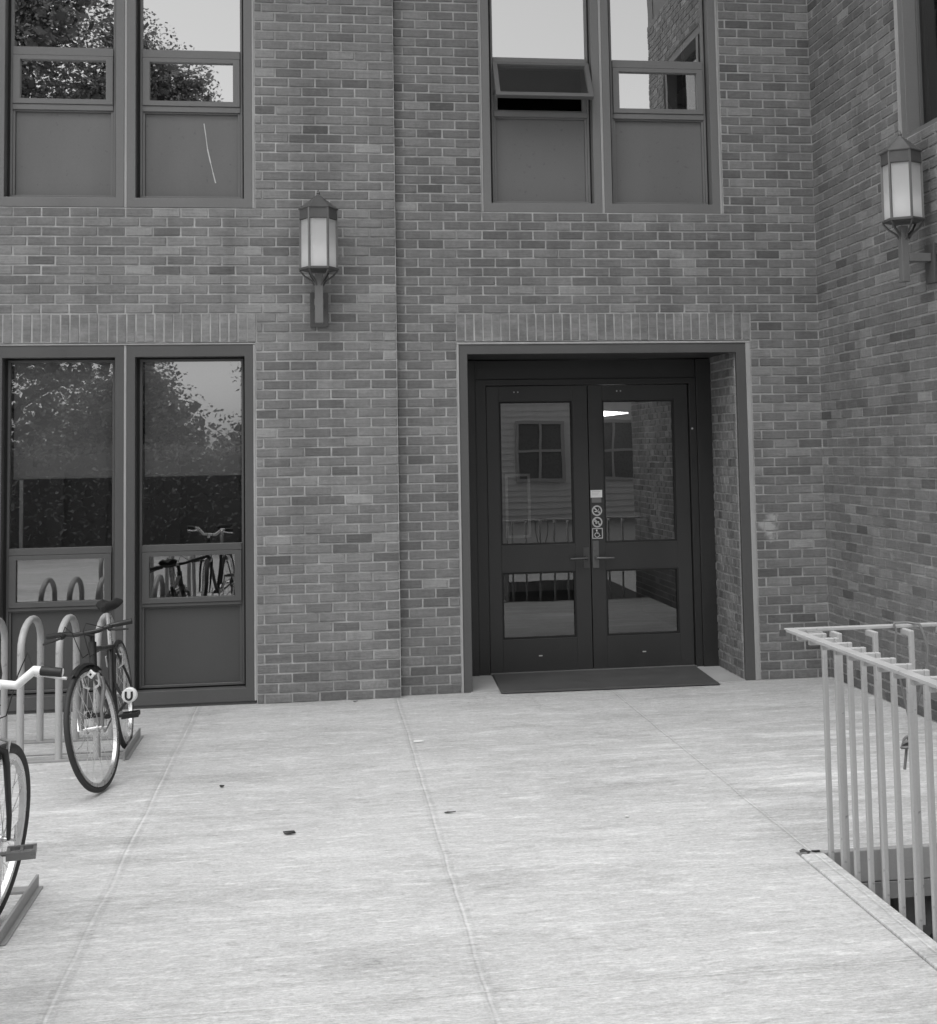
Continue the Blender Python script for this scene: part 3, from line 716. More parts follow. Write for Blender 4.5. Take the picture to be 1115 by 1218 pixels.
# ------------------------------------------------------------------ wall lanterns
def lantern():
    root = empty('wall_lantern', (0, 0, 0))
    # local: wall plane y=0, lantern stands out toward -y; z=0 at the foot of the arm
    HX = 0.146; ctr = -0.19
    T = Matrix.Translation((0, ctr, 0))
    p = MB(); p.box(-0.064, 0.064, -0.022, -0.001, -0.008, 0.235); p.build('back_plate', M['bronze'], root, bevel=0.003)
    a = MB(); a.box(-0.029, 0.029, -0.222, -0.172, 0.0, 0.345); a.box(-0.034, 0.034, -0.172, -0.0225, 0.125, 0.175)
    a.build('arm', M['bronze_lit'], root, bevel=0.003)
    h6 = lambda r, z, s=0.0: [(r * math.cos(R(60 * k) + s), r * math.sin(R(60 * k) + s), z) for k in range(6)]
    def hexa(b, prof, m=None): b.lathe(prof, 6, m, T, R(0))
    c = MB(); hexa(c, [(0.110, 0.366), (0.137, 0.370), (0.137, 0.386), (0.126, 0.387)]);
    c.build('cup', M['bronze'], root, bevel=0.002)
    for k in range(6):
        an = R(60 * k); d = Vector((math.cos(an), math.sin(an), 0)); o = Vector((0, ctr, 0)); b = MB()
        b.tube([o + d * 0.030 + Vector((0, 0, 0.262)), o + d * 0.050 + Vector((0, 0, 0.295)), o + d * 0.095 + Vector((0, 0, 0.325)), o + d * 0.131 + Vector((0, 0, 0.366))], 0.0075, 6)
        b.build('bracket', M['bronze'], root)
    gl = MB(); hexa(gl, [(0.120, 0.386), (0.120, 0.722)]);
    gl.f = gl.f[:-2]; gl.mi = gl.mi[:-2]; gl.tone = gl.tone[:-2]
    gl.build('glass', M['frosted'], root)
    for k in range(6):
        an = R(60 * k); d = Vector((math.cos(an), math.sin(an), 0)); o = Vector((0, ctr, 0)); b = MB()
        b.box(-0.006, 0.008, -0.006, 0.006, 0.375, 0.80, None, Matrix.Translation(o + d * 0.126) @ Matrix.Rotation(an, 4, 'Z'))
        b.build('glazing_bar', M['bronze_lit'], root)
    f = MB(); hexa(f, [(0.126, 0.721), (0.134, 0.724), (0.131, 0.792), (0.139, 0.796), (0.139, 0.802), (0.020, 0.893), (0.010, 0.903), (0.013, 0.912), (0.002, 0.940)])
    f.build('cap', M['bronze'], root, bevel=0.0015)
    u = MB(); u.lathe([(0.018, 0.39), (0.018, 0.42), (0.032, 0.45), (0.034, 0.48), (0.024, 0.51), (0.004, 0.52)], 14, None, T); u.build('bulb', M['bulb'], root, smooth=True)
    return root
L1 = lantern(); L1.location = (-0.847, PB - 0.004, 2.615)
setp(L1, label='bronze hexagonal lantern on the brick pier between the window bays', cat='wall lamp', group='hexagonal wall lanterns')
L2 = copy_tree(L1); L2.location = (WING - 0.008, -1.88, 2.69); L2.rotation_euler = (0, 0, R(-90)); L2.scale = (0.93, 0.93, 1.0)
setp(L2, label='bronze hexagonal lantern on the side wall beneath the dark wing window')

# ------------------------------------------------------------------ light well and its railing
lw = empty('light_well', (0, 0, 0), label='dark concrete light well sunk in the plaza inside the railing', cat='light well')
c = MB(); c.box(1.128, 1.232, WY0 + 0.1, -3.990, -0.12, 0.006); c.build('curb', M['ground'], lw, bevel=0.008)
c = MB(); c.box(1.17, WING - 0.01, -3.989, -3.952, -0.128, 0.004); c.build('curb', M['concrete'], lw, bevel=0.004)
c = MB(); x0, x1, y0, y1, z0, z1 = 0.5, WING - 0.02, WY0 - 0.02, -2.6, -1.7, -0.131
c.add([(x0, y0, z0), (x1, y0, z0), (x1, y1, z0), (x0, y1, z0), (x0, y0, z1), (x1, y0, z1), (x1, y1, z1), (x0, y1, z1)], [(0, 1, 2, 3), (1, 5, 6, 2), (2, 6, 7, 3), (3, 7, 4, 0), (0, 4, 5, 1)])
c.box(x0, 1.231, y0, WY1 - .06, -0.20, -0.1315); c.box(x0, x1, WY1 - .05, y1, -0.20, -0.1315)
c.build('shaft', M['shaft'], lw)
c = MB(); c.cyl((1.765, -3.55, -2.6), (1.765, -3.55, -0.201), 0.062, 20); c.build('column', M['concrete'], lw, smooth=True)
c = MB(); c.tube([(1.88, -3.36, -2.4), (1.88, -3.36, -0.62), (1.90, -3.37, -0.54), (1.96, -3.38, -0.50), (2.4, -3.40, -0.50), (2.85, -3.40, -0.50)], 0.085, 18); c.tube([(1.86, -3.62, -0.72), (2.85, -3.64, -0.70)], 0.07, 16)
c.build('pipe', M['curb'], lw, smooth=True)
rl = empty('railing', (1.13, -3.95, 0), label='pale steel railing of square pickets round the light well', cat='railing')
def rb(b, x0, x1, y0, y1, z0, z1): b.box(x0 - 1.13, x1 - 1.13, y0 + 3.95, y1 + 3.95, z0, z1)
b = MB(); rb(b, 1.110, 1.152, -6.35, -3.93, 0.918, 0.931); rb(b, 1.1525, WING - 0.009, -3.972, -3.93, 0.918, 0.931)
b.build('top_rail', M['rail'], rl, bevel=0.002)
b = MB(); rb(b, 1.085, 1.1095, -3.955, -3.945, 0.900, 0.926); b.build('rail_end', M['bronze'], rl)
t_ = 0.0105
def picket_mesh(side):
    b = MB()
    if side == 'left':
        b.box(0.12 - t_, 0.12 + t_, -t_, t_, -0.30, 0.917); b.box(0.002, 0.12 - t_, -t_, t_, 0.890, 0.917)
    else:
        b.box(-t_, t_, -0.09 - t_, -0.09 + t_, -0.30, 0.917); b.box(-t_, t_, -0.09 + t_, -0.004, 0.890, 0.917)
    return b
first = {}
def picket(side, loc):
    if side not in first:
        first[side] = picket_mesh(side).build('picket', M['rail'], rl, bevel=0.004); o = first[side]
    else:
        o = first[side].copy(); col.objects.link(o); o.parent = rl
    o.location = loc
for k in range(17): picket('left', (0.0, -0.075 - 0.1345 * k, 0.0))
for k in range(9): picket('back', (0.182 + 0.160 * k, 0.0, 0.0))
b = MB(); rb(b, 1.152, 1.264, -3.985, -3.973, 0.905, 0.917); b.build('corner_plate', M['rail'], rl)
b = MB(); Yc = -4.0
b.tube([(1.575, Yc, 0.935), (1.585, Yc, 0.915), (1.578, Yc, 0.86), (1.580, Yc, 0.78), (1.605, Yc, 0.65), (1.630, Yc, 0.52), (1.618, Yc, 0.44)], 0.005, 6)
b.tube([(1.690, Yc, 0.935), (1.700, Yc - .01, 0.90), (1.716, Yc - .015, 0.84), (1.712, Yc - .012, 0.76), (1.685, Yc, 0.66), (1.640, Yc, 0.52), (1.612, Yc, 0.43), (1.598, Yc, 0.33)], 0.006, 6)
b.tube([(1.575, Yc, 0.935), (1.600, -3.95, 0.938), (1.66, -3.95, 0.938), (1.690, Yc, 0.935)], 0.005, 6)
for a in range(3): b.torus(0.020, 0.007, 14, 6, None, Matrix.Translation((1.618 - a * .004, Yc, 0.445 - a * .012)) @ Matrix.Rotation(R(40 * a), 4, 'X'))
b.build('tied_rope', M['cable'], smooth=True, label='loop of thin rope knotted and hung over the back rail', cat='rope')

# ------------------------------------------------------------------ bike racks
def rack(n):
    root = empty('bike_rack', (0, 0, 0))
    # local: end bar at x=0, loops toward -x, front bar at y=0 and back bar at y=0.53
    b = MB(); W = -0.21 * n - 0.25
    b.box(W, -0.012, -0.03, 0.02, 0.0, 0.012); b.box(W, -0.012, 0.10, 0.106, 0.012, 0.02); b.box(W, -0.012, 0.50, 0.56, 0.0, 0.012)
    b.build('base_bar', M['rackdark'], root, bevel=0.002)
    b = MB(); b.box(-0.011, 0.001, -0.08, 0.58, 0.0, 0.05); b.box(-0.011, 0.02, -0.06, 0.57, 0.0, 0.006); b.build('end_bar', M['rackdark'], root, bevel=0.002)
    pr = None
    for k in range(n):
        x = -0.165 - 0.21 * k
        if pr is None:
            t = MB(); pts = [(0, 0, 0.012), (0, 0, 0.50), (0.0, 0.002, 0.60)]
            for a in range(0, 181, 15): pts.append((0, 0.265 - 0.265 * math.cos(R(a)) if a else 0.003, 0.62 + 0.150 * math.sin(R(a))))
            pts += [(0, 0.528, 0.60), (0, 0.53, 0.50), (0, 0.53, 0.012)]
            t.tube(pts, 0.0205, 14); pr = t.build('loop', M['rack'], root, smooth=True); o = pr
        else:
            o = pr.copy(); col.objects.link(o); o.parent = root
        o.location = (x, 0, 0)
    return root
rk = rack(5); rk.location = (-1.955, -1.53, 0)
setp(rk, label='galvanised loop bike rack in front of the tall ground floor windows', cat='bike rack', group='loop bike racks')
rk2 = copy_tree(rk); rk2.location = (-1.975, -4.36, 0)
setp(rk2, label='nearer loop bike rack of which only a flat base end shows')

# ------------------------------------------------------------------ bicycles
def bicycle(name, P):
    root = empty(name)
    Rr = P['R']; L = P.get('L', 1.0); tr = P.get('tr', 0.017)
    rear = Vector((0, 0, Rr)); front = Vector((L, 0, Rr)); bb = Vector((0.43, 0, 0.28))
    ht = Vector((L - 0.17, 0, P['ht'])); hb = Vector((L - 0.125, 0, P['ht'] - 0.13))
    st = bb + (Vector((0.25, 0, P['st'])) - bb)
    fr = MB()
    fr.tube([bb, st], 0.016, 10); fr.tube([st + Vector((0.01, 0, -0.03)), ht + Vector((0.0, 0, -0.02))], 0.0155, 10); fr.tube([bb, hb], 0.018, 10)
    fr.tube([hb + (hb - ht) * 0.1, ht + (ht - hb) * 0.12], 0.021, 12)
    for s in (-1, 1):
        fr.tube([bb + Vector((-0.03, s * 0.035, 0)), rear + Vector((0.05, s * 0.058, 0)), rear + Vector((0, s * 0.062, 0))], 0.009, 8)
        fr.tube([st + Vector((0, s * 0.02, -0.03)), rear + Vector((0.06, s * 0.052, 0.10)), rear + Vector((0, s * 0.062, 0))], 0.0075, 8)
    fr.cyl(bb + Vector((0, -0.036, 0)), bb + Vector((0, 0.036, 0)), 0.021, 14)
    fr.build('frame', P['fm'], root, smooth=True)
    sp = MB(); sdl = Vector((0.25, 0, P['sad'])); dirn = (st - bb).normalized(); sp.tube([st - dirn * 0.05, Vector((sdl.x - 0.01, 0, sdl.z - 0.04))], 0.0135, 10); sp.build('seat_post', M['chrome'], root, smooth=True)
    # saddle : wide split rear, long nose
    s = MB(); secs = [(-0.13, 0.072, 0.020), (-0.10, 0.078, 0.030), (-0.05, 0.066, 0.030), (0.0, 0.045, 0.028), (0.06, 0.026, 0.026), (0.12, 0.018, 0.022), (0.14, 0.012, 0.014)]
    vs = []; n = 12
    for x, w, h in secs:
        for k in range(n):
            a = 2 * math.pi * k / n; yy = w * math.cos(a); zz = h * math.sin(a)
            if x < -0.02 and math.sin(a) > 0.2: zz -= 0.022 * max(0, 1 - abs(yy) / (0.45 * w))
            vs.append((sdl.x + x, yy, sdl.z + zz + (0.01 if x < -0.08 else 0)))
    fs = [(i * n + k, i * n + (k + 1) % n, (i + 1) * n + (k + 1) % n, (i + 1) * n + k) for i in range(len(secs) - 1) for k in range(n)]
    fs += [tuple(range(n)), tuple((len(secs) - 1) * n + k for k in range(n))]
    s.add(vs, fs); s.build('saddle', M['saddle'], root, smooth=True)
    def wheel(center, mtx, rearw):
        t = MB(); T = mtx @ Matrix.Translation(center)
        t.torus(Rr - tr, tr, 56, 10, None, T); w = t.build('wheel', M['tyre'], root, smooth=True)
        t = MB(); t.lathe([(Rr - 2 * tr - 0.016, -0.010), (Rr - 2 * tr + 0.002, -0.012), (Rr - 2 * tr + 0.002, 0.012), (Rr - 2 * tr - 0.016, 0.010), (Rr - 2 * tr - 0.016, -0.010)], 56, None, T @ Matrix.Rotation(R(90), 4, 'X'), caps=False)
        t.build('rim', P.get('rim', M['chrome']), w, smooth=True)
        t = MB(); t.cyl((0, -0.05, 0), (0, 0.05, 0), 0.010, 10, None, T); t.cyl((0, -0.034, 0), (0, -0.028, 0), 0.022, 14, None, T); t.cyl((0, 0.028, 0), (0, 0.034, 0), 0.022, 14, None, T)
        t.cyl((0, -0.03, 0), (0, 0.03, 0), 0.014, 12, None, T)
        t.tube([(0, -0.078, 0), (0, 0.078, 0)], 0.005, 8, None, True, T); t.tube([(0, -0.078, 0), (-0.02, -0.085, 0.03), (-0.03, -0.084, 0.06)], [.006, .005, .004], 6, None, True, T)
        t.build('hub', M['chrome'], w, smooth=True)
        t = MB(); rs = Rr - 2 * tr - 0.012
        for k in range(28):
            a = 2 * math.pi * k / 28; sd = 1 if k % 2 else -1; a2 = a + (0.55 if (k // 2) % 2 else -0.55)
            t.tube([(0.021 * math.cos(a2), sd * 0.031, 0.021 * math.sin(a2)), (rs * math.cos(a), 0, rs * math.sin(a))], 0.0012, 4, None, False, T)
        t.build('spokes', M['chrome'], w)
        if rearw:
            t = MB()
            for i, rr in enumerate((0.048, 0.041, 0.035, 0.029)): t.cyl((0, -0.036 - 0.005 * i, 0), (0, -0.0385 - 0.005 * i, 0), rr, 24, None, T)
            t.build('cassette', M['bikegrey'], w)
        return w
    wheel(rear, Matrix.Identity(4), True)
    # steering assembly
    ax = (ht - hb).normalized()
    S = Matrix.Translation(hb) @ Matrix.Rotation(P['steer'], 4, ax) @ Matrix.Translation(-hb)
    f = MB(); cr = hb + (hb - ht).normalized() * 0.03
    f.tube([hb, cr], 0.018, 10, None, True, S)
    for sgn in (-1, 1):
        f.tube([cr + Vector((0, 0, 0.005)), cr + Vector((0.004, sgn * 0.045, -0.012)), cr + Vector((0.016, sgn * 0.052, -0.06)), front + Vector((-0.02, sgn * 0.054, 0.09)), front + Vector((0, sgn * 0.054, 0))], [0.014, 0.014, 0.0125, 0.010, 0.008], 10, None, True, S)
    f.build('fork', P['fork'], root, smooth=True)
    wheel(front, S, False)
    h = MB(); top = ht + ax * P['stem']; clamp = top + Vector((P.get('ext', 0.09), 0, 0.02))
    h.tube([ht, top], 0.014, 10, None, True, S); h.tube([top, clamp], 0.016, 10, None, True, S)
    hw = P['hw']; rise = P['rise']; back = P.get('back', 0.05)
    bar = [clamp + Vector((-back, -hw, rise)), clamp + Vector((-back * .5, -hw * 0.55, rise)), clamp + Vector((0, -hw * 0.28, 0)), clamp, clamp + Vector((0, hw * 0.28, 0)), clamp + Vector((-back * .5, hw * 0.55, rise)), clamp + Vector((-back, hw, rise))]
    h.tube(bar, P.get('barr', 0.0125), 10, None, True, S); h.build('handlebar', P['barm'], root, smooth=True)
    for sgn in (-1, 1):
        e = clamp + Vector((-back, sgn * hw, rise)); i_ = clamp + Vector((-back * .62, sgn * hw * 0.60, rise))
        g_ = MB(); g_.tube([i_ + (e - i_) * 0.15, e], P.get('gr', 0.017), 10, None, True, S); g_.build('grip', M['black'], root, smooth=True)
        l_ = MB(); k_ = i_ + (clamp + Vector((0, 0, 0)) - i_) * 0.12
        l_.tube([k_ + Vector((0, 0, 0)), k_ + Vector((0.035, sgn * 0.01, -0.012))], 0.013, 8, None, True, S)
        l_.tube([k_ + Vector((0.035, sgn * 0.01, -0.012)), k_ + Vector((0.055, sgn * 0.05, -0.02)), e + Vector((0.06, 0, -0.03))], [0.007, 0.006, 0.006], 8, None, True, S)
        l_.build('brake_lever', P['lever'], root, smooth=True)
    cb = MB()
    for sgn in (-1, 1):
        i_ = clamp + Vector((0.0, sgn * hw * 0.50, rise * .8))
        cb.tube([S @ (i_ + Vector((0.03, 0, 0))), S @ (i_ + Vector((0.11, -sgn * 0.06, 0.05))), S @ (clamp + Vector((0.10, sgn * 0.03, 0.02))), S @ (clamp + Vector((0.05, 0.02 * sgn, -0.12))), ht + Vector((-0.05, 0.02 * sgn, -0.04))], 0.0028, 6)
    cb.build('brake_cable', M['black'], root, smooth=True)
    # brakes
    for c0, mtx in ((cr + Vector((0.035, 0, 0.0)), S), (st + (rear - st) * 0.33, Matrix.Identity(4))):
        k_ = MB()
        for sgn in (-1, 1): k_.tube([c0 + Vector((0, 0, 0.03)), c0 + Vector((0.0, sgn * 0.045, 0.02)), c0 + Vector((0.0, sgn * 0.042, -0.035)), c0 + Vector((0.0, sgn * 0.016, -0.05))], 0.0075, 8, None, True, mtx)
        k_.build('brake', P.get('brakem', M['chrome']), root, smooth=True)
    # drive
    c = MB(); c.lathe([(0.075, -0.003), (0.088, -0.003), (0.088, 0.003), (0.075, 0.003), (0.075, -0.003)], 40, None, Matrix.Translation(bb + Vector((0, -0.045, 0))) @ Matrix.Rotation(R(90), 4, 'X'), caps=False)
    ca = P['crank']; d = Vector((math.cos(ca), 0, math.sin(ca)))
    for k in range(5): c.tube([bb + Vector((0, -0.045, 0)), bb + Vector((0.078 * math.cos(ca + k * 1.2566), -0.045, 0.078 * math.sin(ca + k * 1.2566)))], 0.006, 6)
    c.tube([bb + Vector((0, -0.05, 0)), bb + Vector((0, -0.062, 0)) + d * 0.17], [0.013, 0.009], 8); c.tube([bb + Vector((0, 0.05, 0)), bb + Vector((0, 0.062, 0)) - d * 0.17], [0.013, 0.009], 8)
    c.build('crankset', M['chrome'], root, smooth=True)
    for sgn, dd in ((-1, d), (1, -d)):
        q = MB(); o = bb + Vector((0, sgn * 0.062, 0)) + dd * 0.17
        q.cyl(o, o + Vector((0, sgn * 0.11, 0)), 0.008, 8); q.box(o.x - 0.045, o.x - 0.030, min(o.y + sgn * .02, o.y + sgn * .11), max(o.y + sgn * .02, o.y + sgn * .11), o.z - 0.012, o.z + 0.012); q.box(o.x + 0.030, o.x + 0.045, min(o.y + sgn * .02, o.y + sgn * .11), max(o.y + sgn * .02, o.y + sgn * .11), o.z - 0.012, o.z + 0.012)
        for yy in (.025, .065, .105): q.box(o.x - .031, o.x + .031, o.y + sgn * yy - .005, o.y + sgn * yy + .005, o.z - .010, o.z + .010)
        q.build('pedal', P.get('pedm', M['black']), root)
    ch = MB(); y0 = -0.045
    ch.tube([rear + Vector((0, y0, 0.045)), bb + Vector((0, y0, 0.088))], 0.0045, 6); ch.tube([rear + Vector((0.02, y0, -0.09)), bb + Vector((0, y0, -0.088))], 0.0045, 6)
    ch.tube([rear + Vector((-0.01, y0, -0.03)), rear + Vector((0.02, y0 - .01, -0.06)), rear + Vector((0.0, y0, -0.13))], 0.011, 8)
    ch.build('chain', M['bikegrey'], root)
    if P.get('mudguard'):
        q = MB(); rg = Rr + 0.018; vs = []; fs = []; nn = 9
        for i in range(nn):
            a = R(65 + 8 * i)
            for yy, dr in ((-.024, -.012), (-.012, 0), (.012, 0), (.024, -.012)): vs.append((front.x + (rg + dr) * math.cos(a), yy, front.z + (rg + dr) * math.sin(a)))
        for i in range(nn - 1):
            for k in range(3): fs.append((i * 4 + k, i * 4 + k + 1, i * 4 + k + 5, i * 4 + k + 4))
        q.add(vs, fs, None, 1, S); q.build('mudguard', M['black'], root, smooth=True)
    if P.get('reflector'):
        q = MB(); c0 = S @ (cr + Vector((0.085, 0.03, 0.03)))
        q.lathe([(0.024, 0), (0.024, 0.010), (0.019, 0.013)], 4, M['white'], Matrix.Translation(c0) @ Matrix.Rotation(P['steer'], 4, 'Z') @ Matrix.Rotation(R(90), 4, 'Y'))
        q.lathe([(0.008, 0.0132), (0.007, 0.0145)], 4, M['black'], Matrix.Translation(c0) @ Matrix.Rotation(P['steer'], 4, 'Z') @ Matrix.Rotation(R(90), 4, 'Y'))
        q.build('reflector', None, root)
    return root
def place_bike(o, contact_rear, contact_front, lean):
    a = Vector(contact_rear); b = Vector(contact_front); d = (b - a); d.z = 0
    ang = math.atan2(d.y, d.x)
    o.matrix_world = Matrix.Translation(a) @ Matrix.Rotation(ang, 4, 'Z') @ Matrix.Rotation(lean, 4, 'X')
    return o
b1 = bicycle('bicycle', dict(R=0.318, L=1.0, tr=0.0145, gr=0.0145, sweep=0.03, ht=0.72, st=0.66, sad=0.86, fm=M['bikeblack'], fork=M['bikegrey'], steer=R(-14), stem=0.06, hw=0.235, rise=0.012, back=0.05,
    barm=M['bikeblack'], lever=M['black'], crank=R(185), mudguard=True, reflector=True, ext=0.07))
place_bike(b1, (-1.985, -1.28, 0.002), (-1.980, -2.25, 0.002), R(5.5))
setp(b1, label='black bicycle with split saddle parked at the far rack, wheel toward the plaza', cat='bicycle', group='bicycles parked at the racks')
b2 = bicycle('bicycle', dict(R=0.336, L=1.02, tr=0.020, ht=0.84, st=0.76, sad=0.95, fm=M['bikeblack'], fork=M['bikeblack'], steer=R(-17), stem=0.05, hw=0.225, rise=0.06, back=0.02,
    barm=M['white'], barr=0.016, lever=M['chrome'], crank=R(100), ext=0.07, pedm=M['bikegrey']))
place_bike(b2, (-1.865, -5.30, 0.002), (-2.022, -4.33, 0.002), R(0))
setp(b2, label='bicycle with white handlebar, cut off beside the nearer rack', cat='bicycle', group='bicycles parked at the racks')
# round white lock end with a dark U, hanging by the black bicycle
lk = MB(); mt = Matrix.Translation((-1.905, -1.78, 0.395)) @ Matrix.Rotation(R(-8), 4, 'Z') @ Matrix.Rotation(R(90), 4, 'X')
lk.lathe([(0.030, -0.02), (0.041, -0.015), (0.041, 0.010), (0.037, 0.014)], 32, M['white'], mt)
pts = [(-.016, .022, .0150), (-.017, .0, .0150)] + [(.017 * math.cos(R(a)), -.004 + .019 * math.sin(R(a)), .0150) for a in range(190, 351, 20)] + [(.017, .0, .0150), (.016, .022, .0150)]
lk.tube(pts, .0062, 8, M['ink'], True, mt)
lk.tube([(-1.945, -1.76, 0.39), (-1.97, -1.70, 0.40), (-2.02, -1.60, 0.45)], 0.009, 8, M['black'])
lk.build('bicycle_lock', None, smooth=True, label='round white lock disc with a dark U hanging on the black bicycle', cat='lock')

# ------------------------------------------------------------------ small litter on the plaza
def scrap(name, x, y, w, h, z, mat, label, cat, rz=0.0):
    b = MB(); n = 7; vs = []; 
    for i in range(n):
        a = 2 * math.pi * i / n; k = 0.75 + 0.4 * random.random(); vs.append((w * k * math.cos(a), h * k * math.sin(a), z * random.random()))
    top = [(v[0], v[1], v[2] + 0.004) for v in vs]
    b.add(vs + top, [tuple(reversed(range(n))), tuple(range(n, 2 * n))] + [(i, (i + 1) % n, n + (i + 1) % n, n + i) for i in range(n)])
    o = b.build(name, mat, label=label, cat=cat); o.location = (x, y, 0.003); o.rotation_euler = (0, 0, rz); return o
scrap('paper_scrap', -0.285, -1.504, 0.030, 0.014, 0.004, M['white'], 'white paper scrap beside the pavement joint near the pier', 'litter')
scrap('dry_leaf', -0.994, -3.258, 0.030, 0.010, 0.010, M['ink'], 'dark curled leaf alone on the open concrete', 'leaf')
scrap('dry_leaf', -1.363, -2.337, 0.012, 0.010, 0.008, M['ink'], 'tiny dark leaf crumb between the bicycle and the middle joint', 'leaf')
scrap('twig', -0.255, -3.06, 0.030, 0.005, 0.004, M['bark'], 'short dark twig just right of the middle pavement joint', 'twig')

scrap('dry_leaf', 1.155, -3.975, 0.024, 0.016, 0.012, M['bark'], 'dead leaf caught at the corner of the light well curb', 'leaf')
scrap('dirt_clump', 1.205, -3.972, 0.020, 0.010, 0.008, M['ink'], 'dark dirt clump in the curb gap beneath the first picket', 'dirt')
scrap('dry_leaf', -0.62, -0.16, 0.016, 0.010, 0.008, M['bark'], 'brown leaf crumb at the foot of the brick pier', 'leaf')
scrap('paper_scrap', 0.55, -3.30, 0.010, 0.008, 0.004, M['label'], 'tiny pale paper fleck midway between the middle joint and the railing', 'litter')
# ------------------------------------------------------------------ the surroundings that the glass reflects
def tree(name, x, y, h, cr, z0, n, seed, label):
    rnd = random.Random(seed)
    root = empty(name, (x, y, 0), label=label, cat='tree', group='trees across the plaza')
    t = MB(); t.tube([(0, 0, 0), (0.05, 0, h * .3), (-0.05, 0.05, h * .6), (0, 0, h * .9)], [h * .022, h * .017, h * .011, h * .003], 10)
    cl = []
    for k in range(14):
        a = rnd.uniform(0, 6.28); zz = z0 + (h - z0) * rnd.uniform(0.05, 0.85); ln = cr * rnd.uniform(0.6, 1.0) * (1 - 0.55 * ((zz - z0) / (h - z0)))
        e = Vector((ln * math.cos(a), ln * math.sin(a), zz + ln * 0.35)); t.tube([(0, 0, zz * .9), e * 0.5 + Vector((0, 0, zz * .45)), e], [h * .007, h * .005, .01], 6); cl.append((e, cr * .36)); cl.append((Vector((e.x * .5, e.y * .5, e.z)), cr * .34))
    t.build('trunk', M['bark'], root)
    c = MB()
    for k in range(70):
        zz = rnd.random() ** 1.3; rr = cr * (1 - 0.6 * zz) * math.sqrt(rnd.random()); a = rnd.uniform(0, 6.28); cl.append((Vector((rr * math.cos(a), rr * math.sin(a), z0 + (h - z0) * zz)), cr * rnd.uniform(.2, .4)))
    for k in range(n):
        ctr, r = cl[rnd.randrange(len(cl))]
        d = Vector((rnd.gauss(0, 1), rnd.gauss(0, 1), rnd.gauss(0, 1))); d = d.normalized() * r * rnd.random() ** 0.4; p = ctr + d
        u = Vector((rnd.gauss(0, 1), rnd.gauss(0, 1), rnd.gauss(0, .5))).normalized(); v = u.cross(Vector((rnd.gauss(0, 1), rnd.gauss(0, 1), rnd.gauss(0, 1)))).normalized(); s_ = rnd.uniform(.022, .062)
        c.add([p - u * s_, p + v * s_ * .6, p + u * s_, p - v * s_ * .6], [(0, 1, 2, 3)], None, rnd.uniform(0.5, 2.1))
    for k in range(n // 14):                                             # larger sprays deep inside the crown
        ctr, r = cl[rnd.randrange(len(cl))]
        p = ctr + Vector((rnd.gauss(0, 1), rnd.gauss(0, 1), rnd.gauss(0, 1))).normalized() * r * 0.8 * rnd.random()
        u = Vector((rnd.gauss(0, 1), rnd.gauss(0, 1), rnd.gauss(0, .6))).normalized(); v = u.cross(Vector((rnd.gauss(0, 1), rnd.gauss(0, 1), rnd.gauss(0, 1)))).normalized(); s_ = rnd.uniform(.09, .19)
        c.add([p - u * s_, p - u * s_ * .3 + v * s_ * .6, p + u * s_, p + u * s_ * .2 - v * s_ * .7], [(0, 1, 2, 3)], None, rnd.uniform(0.4, 1.1))
    c.build('crown', M['leaf'], root, tone=True)
tree('broadleaf_tree', -8.2, -20.5, 16.5, 4.2, 0.8, 105000, 3, 'tall dense tree across the plaza, leftmost of the trees')
tree('broadleaf_tree', -5.0, -22.0, 11.8, 2.4, 4.6, 42000, 5, 'slim mid height tree between two larger trees across the plaza')
tree('broadleaf_tree', -4.6, -17.5, 3.2, 1.9, 0.5, 22000, 8, 'low bushy tree in front of the slim tree across the plaza')
tree('broadleaf_tree', -1.4, -23.0, 4.2, 2.1, 0.6, 22000, 9, 'low spreading tree across the plaza, nearest the clapboard house')
rh = random.Random(4); c = MB()
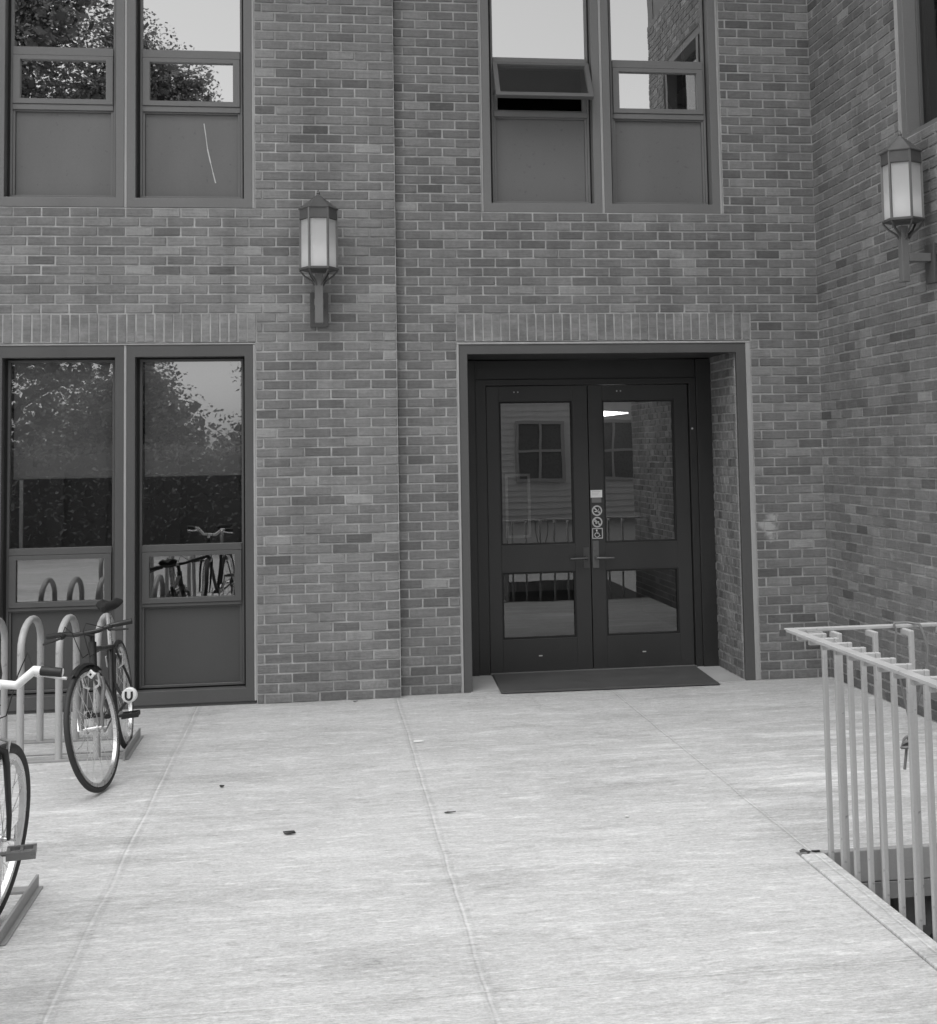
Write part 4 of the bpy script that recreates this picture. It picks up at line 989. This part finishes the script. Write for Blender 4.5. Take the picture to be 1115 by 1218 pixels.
for k in range(30000):
    p = Vector((rh.uniform(-11, 0.6), -15.5 + rh.gauss(0, .38), 1.9 * rh.random() ** 0.8 + .1 * math.sin(k)))
    u = Vector((rh.gauss(0, 1), rh.gauss(0, 1), rh.gauss(0, .6))).normalized(); v = u.cross(Vector((rh.gauss(0, 1), rh.gauss(0, 1), rh.gauss(0, 1)))).normalized(); q_ = rh.uniform(.02, .055)
    c.add([p - u * q_, p + v * q_ * .6, p + u * q_, p - v * q_ * .6], [(0, 1, 2, 3)], None, rh.uniform(0.7, 1.7))
for k in range(46):
    hx = -11.2 + 0.26 * k; c.box(hx, hx + 0.26, -15.95 - .1 * rh.random(), -15.25 + .1 * rh.random(), 0, 1.55 + .3 * rh.random(), tone=1.1)
c.build('hedge', M['leaf'], tone=True, label='long clipped hedge across the plaza below the trees', cat='hedge')
hs = empty('clapboard_house', (0, 0, 0), label='pale clapboard house with white trimmed windows across the plaza', cat='house')
w = MB(); hx0, hx1, hy = 3.2, 15.0, -21.0
w.box(hx0, hx1, hy - 8, hy - 0.02, 0, 6.6)
for k in range(44):
    z = 0.15 * k; w.add([(hx0, hy, z), (hx1, hy, z), (hx1, hy - .018, z + .15), (hx0, hy - .018, z + .15), (hx0, hy - .018, z), (hx1, hy - .018, z)], [(0, 1, 2, 3), (4, 5, 1, 0)])
w.build('wall', M['siding'], hs)
w = MB(); w.add([(hx0 - .4, hy + .4, 6.6), (hx1 + .4, hy + .4, 6.6), (hx1 + .4, hy - 4, 9.0), (hx0 - .4, hy - 4, 9.0), (hx0 - .4, hy - 8.4, 6.6), (hx1 + .4, hy - 8.4, 6.6)], [(0, 1, 2, 3), (3, 2, 5, 4), (0, 3, 4), (1, 5, 2), (0, 4, 5, 1)]); w.build('roof', M['concrete_dark'], hs)
for k in range(6):
    for z0 in (0.95, 4.1):
        x = hx0 + 0.7 + 1.85 * k
        w = MB(); w.ring(x, x + 1.2, hy - .02, hy + .05, z0, z0 + 1.5, .08); w.box(x + .57, x + .63, hy - .02, hy + .045, z0 + .08, z0 + 1.42); w.box(x + .08, x + 1.12, hy - .02, hy + .04, z0 + .72, z0 + .78); f_ = w.build('window', M['house_trim'], hs)
        w = MB(); w.box(x + .07, x + 1.13, hy - .019, hy + .012, z0 + .07, z0 + 1.43); w.build('pane', M['house_glass'], f_)
